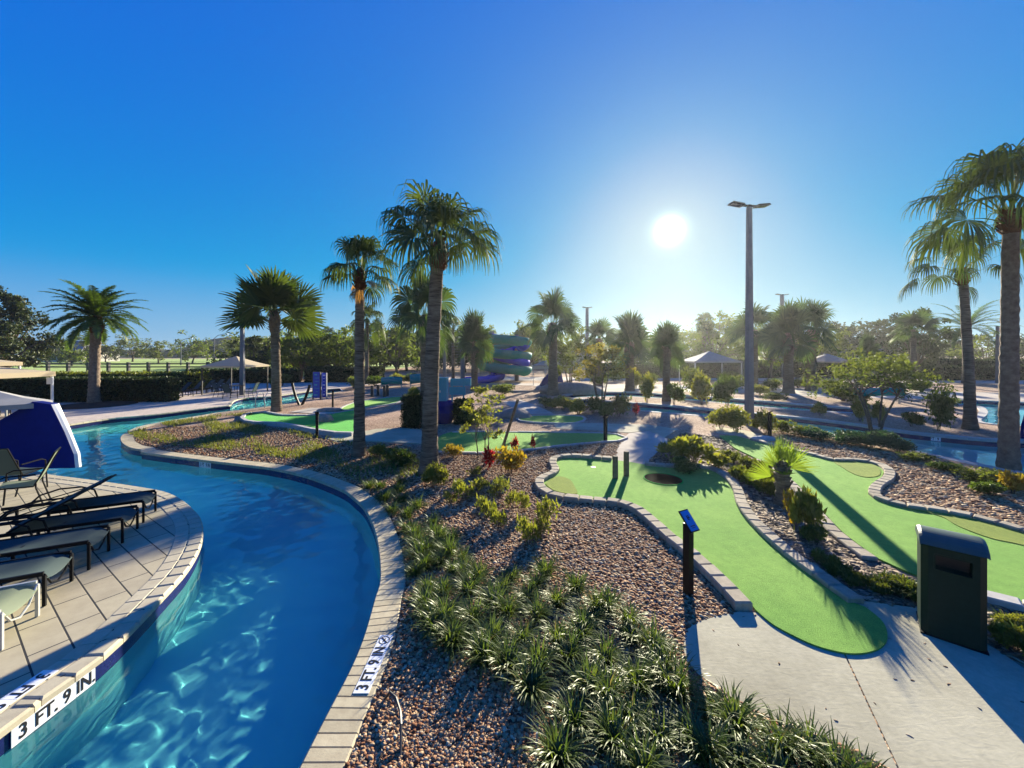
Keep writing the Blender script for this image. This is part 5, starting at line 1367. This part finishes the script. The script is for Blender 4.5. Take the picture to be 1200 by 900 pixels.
GW = 'low pale-green weeds in the gravel between the coping and the nearest green'
for px, py, w, h in ((512, 566, 34, 22), (544, 586, 40, 26), (560, 578, 30, 20), (584, 584, 34, 24), (571, 607, 36, 28), (583, 618, 34, 26), (613, 601, 26, 28), (640, 619, 40, 34), (619, 640, 36, 38), (634, 634, 28, 26), (600, 596, 26, 20), (528, 590, 24, 16), (556, 560, 22, 14)):
    shrub('W', px, py, w, h, 'pale green weed clump growing out of the gravel before the staked tree', 'weed clumps in the gravel')
shrub('G', 464, 546, 50, 22, 'low green shrub on the gravel left of the tallest palm base'); shrub('Y', 443, 536, 30, 16, 'small yellowish shrub beside the slim palm base')
shrub('Y', 512, 570, 40, 28, 'yellow-green tuft at the right foot of the tallest palm')
shrub('O', 598, 556, 42, 30, 'orange-leaved shrub beside the red plant under the staked tree'); shrub('O', 531, 536, 26, 14, 'small orange-leaved shrub right of the tallest palm base')
shrub('R', 574, 549, 22, 20, 'red-leaved plant at the foot of the staked tree'); shrub('R', 603, 530, 12, 14, 'small red-leaved plant at the kerb right of the leaning stake'); shrub('R', 624, 526, 8, 12, 'tiny red plant on the kerb of the shaded green')
shrub('R', 745, 487, 10, 12, 'far red plant on the bank before the curved basin')
shrub('V', 814, 543, 58, 30, 'large golden-green leafy shrub between the pale path and the right green'); shrub('V', 788, 540, 38, 22, 'leafy golden shrub at the edge of the pale path')
shrub('G', 800, 552, 46, 16, 'dark leafy shrub in front of the golden one'); shrub('V', 845, 550, 34, 16, 'low golden shrub trailing toward the small fan palm')
for i, (px, py, w, h) in enumerate(((870, 562, 30, 13), (884, 569, 32, 15), (896, 579, 30, 17), (875, 548, 28, 11), (857, 541, 26, 10), (893, 556, 28, 13), (902, 566, 26, 13))):
    shrub('C', px, py, w, h, 'pale leafy ground cover left of the small fan palm', 'leafy ground cover clumps left of the small fan palm')
shrub('V', 947, 634, 38, 56, 'tall golden shrub right of the small fan palm'); shrub('O', 932, 622, 26, 44, 'orange-tipped shrub touching the small fan palm trunk'); shrub('G', 956, 640, 36, 26, 'dark green base shrub below the golden one by the small palm')
for px, py, w, h in ((965, 662, 36, 13), (984, 673, 30, 11), (1003, 686, 30, 11), (1026, 692, 32, 12), (1050, 692, 36, 15), (1066, 699, 30, 15)):
    shrub('C', px, py, w, h, 'low green ground cover in the mulch bed before the bin', 'ground cover clumps before the bin')
for px, py, w, h in ((1174, 757, 34, 26), (1190, 763, 36, 30), (1212, 775, 40, 34), (1180, 736, 28, 16), (1198, 738, 32, 18)):
    shrub('Y', px, py, w, h, 'yellow-green leafy clump right of the bin', 'leafy clumps right of the bin')
# bank of the right river
for i, (k, px, py, w, h, lab) in enumerate((
    ('Y', 845, 503, 40, 26, 'yellow-green shrub left of the tall lamp base'), ('Y', 862, 506, 44, 30, 'second yellow-green shrub at the tall lamp base'), ('Y', 897, 508, 34, 28, 'yellow-green shrub right of the tall lamp base'),
    ('G', 852, 477, 34, 38, 'rounded bright shrub behind the lamp base shrubs'), ('D', 917, 508, 26, 15, 'dim shrub left of the river bank'), ('D', 938, 512, 34, 13, 'dim low shrub on the near river bank behind the small palm'),
    ('B', 962, 516, 46, 13, 'blue-green shrub on the near river bank'), ('B', 990, 520, 50, 15, 'blue-green mounded shrub below the multi-stemmed tree'), ('B', 1022, 524, 54, 20, 'widest blue-green shrub on the near river bank'), ('B', 1052, 530, 44, 15, 'blue-green shrub at the right end of the bank'),
    ('D', 1080, 541, 44, 10, 'dark low shrub at the water edge left of the big palm'), ('G', 1112, 553, 46, 11, 'green low shrub left of the big palm base'), ('D', 1140, 564, 48, 13, 'dark low shrub in front of the big palm base'), ('D', 1168, 572, 48, 18, 'dark shrub hiding the big palm foot'), ('O', 1187, 580, 26, 26, 'orange-yellow shrub near the right edge'), ('G', 1200, 572, 44, 18, 'green shrub cut by the right edge'), ('G', 1160, 582, 40, 18, 'low green shrub on the gravel at the right'),
    ('D', 1100, 505, 36, 46, 'upright olive shrub left of the shaggy palm trunk'), ('G', 1068, 500, 24, 18, 'small green shrub on the far river bank'), ('Y', 961, 487, 20, 16, 'small yellow shrub on the strip between the two channels'), ('Y', 1008, 494, 26, 28, 'yellow shrub behind the stems of the multi-stemmed tree'), ('Y', 1030, 494, 22, 24, 'second yellow shrub behind the multi-stemmed tree'),
    ('Y', 758, 472, 26, 34, 'yellow shrub in the haze left of the short fan palm'), ('G', 790, 474, 24, 26, 'green shrub in the haze right of the short fan palm'), ('Y', 822, 474, 30, 38, 'pale yellow shrub in the haze on the island'), ('D', 815, 462, 30, 30, 'rounded hazy shrub before the pavilion'),
    ('D', 988, 470, 44, 22, 'grey-green shrub mound in the far bed right of the palms'), ('D', 1010, 474, 30, 16, 'small grey-green shrub mound in the far bed'), ('D', 725, 489, 30, 26, 'green shrub on the bank above the path'), ('G', 712, 490, 26, 20, 'low bright shrub on the bank above the path'),
    ('Y', 660, 480, 40, 16, 'yellowish shrub on the mound right of the pale ramp'), ('Y', 678, 485, 36, 18, 'second yellowish shrub on the mound by the ramp'), ('D', 695, 484, 34, 18, 'dull shrub on the mound before the ornamental tree'), ('D', 640, 478, 30, 12, 'low dull shrub beside the pale ramp'),
    ('Y', 485, 470, 26, 12, 'yellow plants topping the clipped box hedge'), ('D', 590, 462, 40, 12, 'low green plants before the slide'), ('G', 545, 497, 40, 20, 'green shrub below the teal boards'), ('Y', 560, 500, 34, 22, 'yellow-green shrub under the staked tree crown'))):
    shrub(k, px, py, w, h, lab, None, 15.2 if lab.startswith('yellow plants') else None)
o = bpy.data.objects
for ob in o:
    if ob.get('label') == 'yellow plants topping the clipped box hedge': ob.location.z = 1.18
for px, py, w, h, k in ((905, 458, 26, 14, 'D'), (935, 455, 26, 12, 'Y'), (955, 452, 24, 12, 'D'), (745, 455, 24, 20, 'Y'), (765, 452, 20, 14, 'D'), (860, 457, 26, 16, 'D'), (700, 452, 26, 12, 'D'), (1050, 462, 26, 14, 'D'), (1080, 460, 30, 14, 'G'), (1112, 478, 30, 12, 'D'), (905, 470, 30, 10, 'D'), (890, 463, 30, 12, 'Y'), (440, 452, 34, 12, 'G'), (465, 450, 30, 12, 'Y'), (485, 449, 30, 12, 'G'), (415, 456, 26, 14, 'D'), (330, 452, 30, 14, 'G'), (310, 448, 26, 12, 'D'), (1020, 456, 34, 14, 'D'), (975, 458, 30, 12, 'D'), (850, 448, 26, 12, 'D'), (720, 447, 28, 12, 'D')):
    shrub(k, px, py, w, h, 'small background shrub in the far planting beds', 'background shrubs of the far beds')

# ------------------------------------------------------------------ liriope tufts
LIR = []
for k in range(6):
    o = blades_nb(300 + k, 150, .32, .013, 1.3, 2.2, 6, 1.0, .045).build('liriope_tuft', 'lirio'); LIR.append(o.data); bpy.data.objects.remove(o)
tufts = [(489, 664), (533, 661), (503, 682), (519, 716), (550, 686), (589, 683), (630, 680), (678, 682), (655, 699), (703, 706), (628, 714), (594, 711), (555, 719), (533, 741), (572, 743), (608, 742), (596, 772), (632, 775), (667, 765), (711, 767), (714, 814), (672, 842), (719, 867), (711, 703), (733, 722), (764, 753), (769, 789), (780, 772), (772, 858), (833, 832), (858, 848), (867, 890), (911, 871), (944, 876), (985, 905), (650, 745), (680, 738), (562, 765), (618, 800), (745, 742), (790, 805), (745, 800), (810, 860), (830, 885), (750, 900), (650, 885), (690, 802), (735, 840), (905, 905), (1010, 912), (620, 694), (575, 702), (690, 722)]
edge_t = [(445, 566), (467, 571), (459, 594), (488, 589), (507, 607), (485, 622), (488, 634), (515, 629), (491, 648), (528, 645), (500, 722), (450, 580), (478, 600), (500, 640), (470, 560), (432, 566), (545, 668), (515, 655), (508, 620), (470, 582), (476, 615), (497, 660), (520, 690), (498, 705), (540, 650), (530, 625), (520, 640), (560, 672), (512, 735), (528, 752), (600, 672), (640, 668)]
rl = random.Random(4)
def tuft(px, py, s, lab, grp):
    c = g(px, py + 8 * s)
    o = bpy.data.objects.new('liriope_tuft', LIR[rl.randrange(6)]); COL.objects.link(o)
    o.location = (c.x, c.y, 0); o.rotation_euler = (rl.gauss(0, .08), rl.gauss(0, .08), rl.uniform(0, 6.28)); k = s * rl.uniform(.85, 1.15); o.scale = (k, k, k * rl.uniform(.85, 1.1))
    tag(o, lab, 'ground plant', grp)
for px, py in tufts: tuft(px + rl.uniform(-4, 4), py + 4, 1.0 if py > 700 else .85, 'green liriope tuft with pale arching blades in the foreground gravel', 'liriope tufts in the foreground')
for px, py in edge_t: tuft(px, py, .9, 'smaller liriope tuft along the gravel behind the pool coping', 'liriope tufts along the coping')
for px, py, s in ((1060, 690, .8), (1035, 686, .7), (1075, 700, .8), (975, 668, .7), (1178, 728, .8), (1195, 745, .9)):
    tuft(px, py, s, 'dark green liriope tuft in the bed around the bin', 'liriope tufts around the bin')
# short patchy grass on the far tip of the island
rng = np.random.default_rng(9)
patch = G2([(150, 508), (190, 496), (250, 487), (300, 484), (285, 495), (330, 502), (372, 512), (430, 521), (480, 530), (500, 545), (478, 575), (440, 578), (400, 553), (340, 538), (240, 526), (170, 520)])
A = np.array([(p.x, p.y) for p in patch]); lo, hi = A.min(0), A.max(0)
P = rng.uniform(lo, hi, (60000, 2)); P = P[inside(patch, P)]
f = np.sin(P[:, 0] * 1.7 + 1.3 * np.sin(P[:, 1] * .9)) + np.sin(P[:, 1] * 2.3 + P[:, 0] * .8) + .8 * np.sin(P[:, 0] * 4.1 + P[:, 1] * 3.3)
P = P[f + rng.normal(0, .5, len(P)) > .35][:15000]
n = len(P); az = rng.uniform(0, 6.28, n); L = rng.uniform(.06, .17, n)
h = np.stack([np.cos(az), np.sin(az), 0 * az], 1); s = np.stack([-np.sin(az), np.cos(az), 0 * az], 1) * .012
b0 = np.concatenate([P, np.zeros((n, 1))], 1); tip = b0 + h * (L * rng.uniform(.3, 1, n))[:, None] + np.array([0, 0, 1.]) * (L * .8)[:, None]
V = np.stack([b0 - s, b0 + s, tip + s * .3, tip - s * .3], 1).reshape(-1, 3)
tag(np_build('grass', V, np.arange(4 * n).reshape(n, 4), 'weed'), None, None, None, 'stuff')
# ------------------------------------------------------------------ sun, sky, camera
def lighting():
    w = bpy.data.worlds.new('World'); scene.world = w; w.use_nodes = True
    nt = w.node_tree; bg = nt.nodes['Background']
    sky = nt.nodes.new('ShaderNodeTexSky'); sky.sky_type = 'NISHITA'; sky.sun_disc = False
    sky.sun_elevation = EL; sky.sun_rotation = AZ; sky.air_density = 1.0; sky.dust_density = .1; sky.ozone_density = 2.5
    K = .055 * 2 ** 1.6                          # sky strength times exposure: the curve below works in display light
    def vmath(op, *ins):
        n = nt.nodes.new('ShaderNodeVectorMath'); n.operation = op
        for i, v in enumerate(ins):
            if isinstance(v, tuple): n.inputs[i].default_value = v
            else: nt.links.new(v, n.inputs[i])
        return n.outputs[0]
    c = vmath('MULTIPLY', sky.outputs[0], tuple(K * x for x in (1.189, 1.21, 12.9)))
    bw = nt.nodes.new('ShaderNodeRGBToBW'); nt.links.new(c, bw.inputs[0])
    sat = nt.nodes.new('ShaderNodeMix'); sat.data_type = 'RGBA'; sat.clamp_factor = False; sat.inputs[0].default_value = 1.472
    nt.links.new(bw.outputs[0], sat.inputs[6]); nt.links.new(c, sat.inputs[7])
    sp = nt.nodes.new('ShaderNodeSeparateXYZ'); nt.links.new(sat.outputs[2], sp.inputs[0])
    cb = nt.nodes.new('ShaderNodeCombineXYZ')
    for i in range(3):                           # smooth floor at zero, so that no channel clips with an edge
        q = nt.nodes.new('ShaderNodeMath'); q.operation = 'MULTIPLY_ADD'; q.inputs[2].default_value = .0007
        nt.links.new(sp.outputs[i], q.inputs[0]); nt.links.new(sp.outputs[i], q.inputs[1])
        r = nt.nodes.new('ShaderNodeMath'); r.operation = 'SQRT'; nt.links.new(q.outputs[0], r.inputs[0])
        h = nt.nodes.new('ShaderNodeMath'); h.operation = 'ADD'; nt.links.new(r.outputs[0], h.inputs[0]); nt.links.new(sp.outputs[i], h.inputs[1])
        k = nt.nodes.new('ShaderNodeMath'); k.operation = 'MULTIPLY'; k.inputs[1].default_value = .5; nt.links.new(h.outputs[0], k.inputs[0])
        nt.links.new(k.outputs[0], cb.inputs[i])
    c = cb.outputs[0]
    gm = nt.nodes.new('ShaderNodeGamma'); gm.inputs[1].default_value = .821; nt.links.new(c, gm.inputs[0])
    c = gm.outputs[0]
    den = vmath('ADD', vmath('DIVIDE', c, (.521, .975, .798)), (1.0, 1.0, 1.0))
    skyc = vmath('DIVIDE', c, den)               # soft shoulder, as a camera gives a bright sky
    # the sun's own disc and the bright air just round it, by direction in the world
    d = Vector((math.sin(AZ) * math.cos(EL), math.cos(AZ) * math.cos(EL), math.sin(EL)))
    geo = nt.nodes.new('ShaderNodeTexCoord')
    nrm = nt.nodes.new('ShaderNodeVectorMath'); nrm.operation = 'NORMALIZE'; nt.links.new(geo.outputs['Generated'], nrm.inputs[0])
    dot = nt.nodes.new('ShaderNodeVectorMath'); dot.operation = 'DOT_PRODUCT'; dot.inputs[1].default_value = d
    nt.links.new(nrm.outputs[0], dot.inputs[0])
    def math_(op, a, b=None):
        n = nt.nodes.new('ShaderNodeMath'); n.operation = op
        for i, v in enumerate((a, b)):
            if v is None: continue
            if isinstance(v, (int, float)): n.inputs[i].default_value = v
            else: nt.links.new(v, n.inputs[i])
        return n.outputs[0]
    ac = math_('ARCCOSINE', math_('MINIMUM', dot.outputs['Value'], .999999))
    g1 = math_('POWER', 2.718, math_('MULTIPLY', ac, -4.244))
    g2 = math_('MULTIPLY', math_('POWER', 2.718, math_('MULTIPLY', ac, -105)), 14.0)
    def colour(f, col): return vmath('MULTIPLY', col, f)
    tot = vmath('ADD', vmath('ADD', skyc, colour(g1, (.40, .22, -.03))), colour(g2, (1.0, .93, .7)))
    tot = vmath('MULTIPLY', tot, tuple(x / (.05 * 2 ** 1.74) for x in (.80, 1.03, 1.03)))
    nt.links.new(tot, bg.inputs[0]); bg.inputs[1].default_value = .05
    L = bpy.data.lights.new('sun', 'SUN'); L.energy = 5; L.angle = R(.5); L.color = (1, .91, .70)
    lo = bpy.data.objects.new('sun', L); COL.objects.link(lo); lo.location = (20, 60, 30)
    lo.rotation_euler = d.to_track_quat('Z', 'Y').to_euler(); L.cycles.is_caustics_light = True
lighting()
def haze():
    m = bpy.data.materials.new('haze and lens veil'); m.use_nodes = True; nt = m.node_tree
    nt.nodes.remove(nt.nodes['Principled BSDF'])
    v = nt.nodes.new('ShaderNodeVolumePrincipled'); v.inputs['Color'].default_value = (.92, .94, 1, 1)
    v.inputs['Density'].default_value = .00033; v.inputs['Anisotropy'].default_value = .7  # air haze, also added to stand in for lens veil near the sun
    nt.links.new(v.outputs[0], nt.nodes['Material Output'].inputs['Volume'])
    o = MB().box((0, 725, 5), (1900, 1650, 17)).build('haze', m); o['kind'] = 'stuff'
haze()
cam = bpy.data.cameras.new('camera'); co = bpy.data.objects.new('camera', cam); COL.objects.link(co)
cam.lens = 13.5; cam.sensor_width = 36; cam.shift_y = -(450 - HY) / 1200; cam.clip_start = .05; cam.clip_end = 3000
co.location = (0, 0, H); co.rotation_euler = (R(90), 0, 0); scene.camera = co
vs = scene.view_settings
vs.view_transform = 'Standard'; vs.look = 'None'; vs.exposure = 1.74; vs.gamma = 1; vs.use_curve_mapping = False
cy = scene.cycles
cy.use_denoising = True; cy.caustics_reflective = False; cy.caustics_refractive = True; cy.sample_clamp_indirect = 4
cy.max_bounces = 8; cy.diffuse_bounces = 3; cy.glossy_bounces = 3; cy.transmission_bounces = 6; cy.transparent_max_bounces = 6
cy.volume_bounces = 0
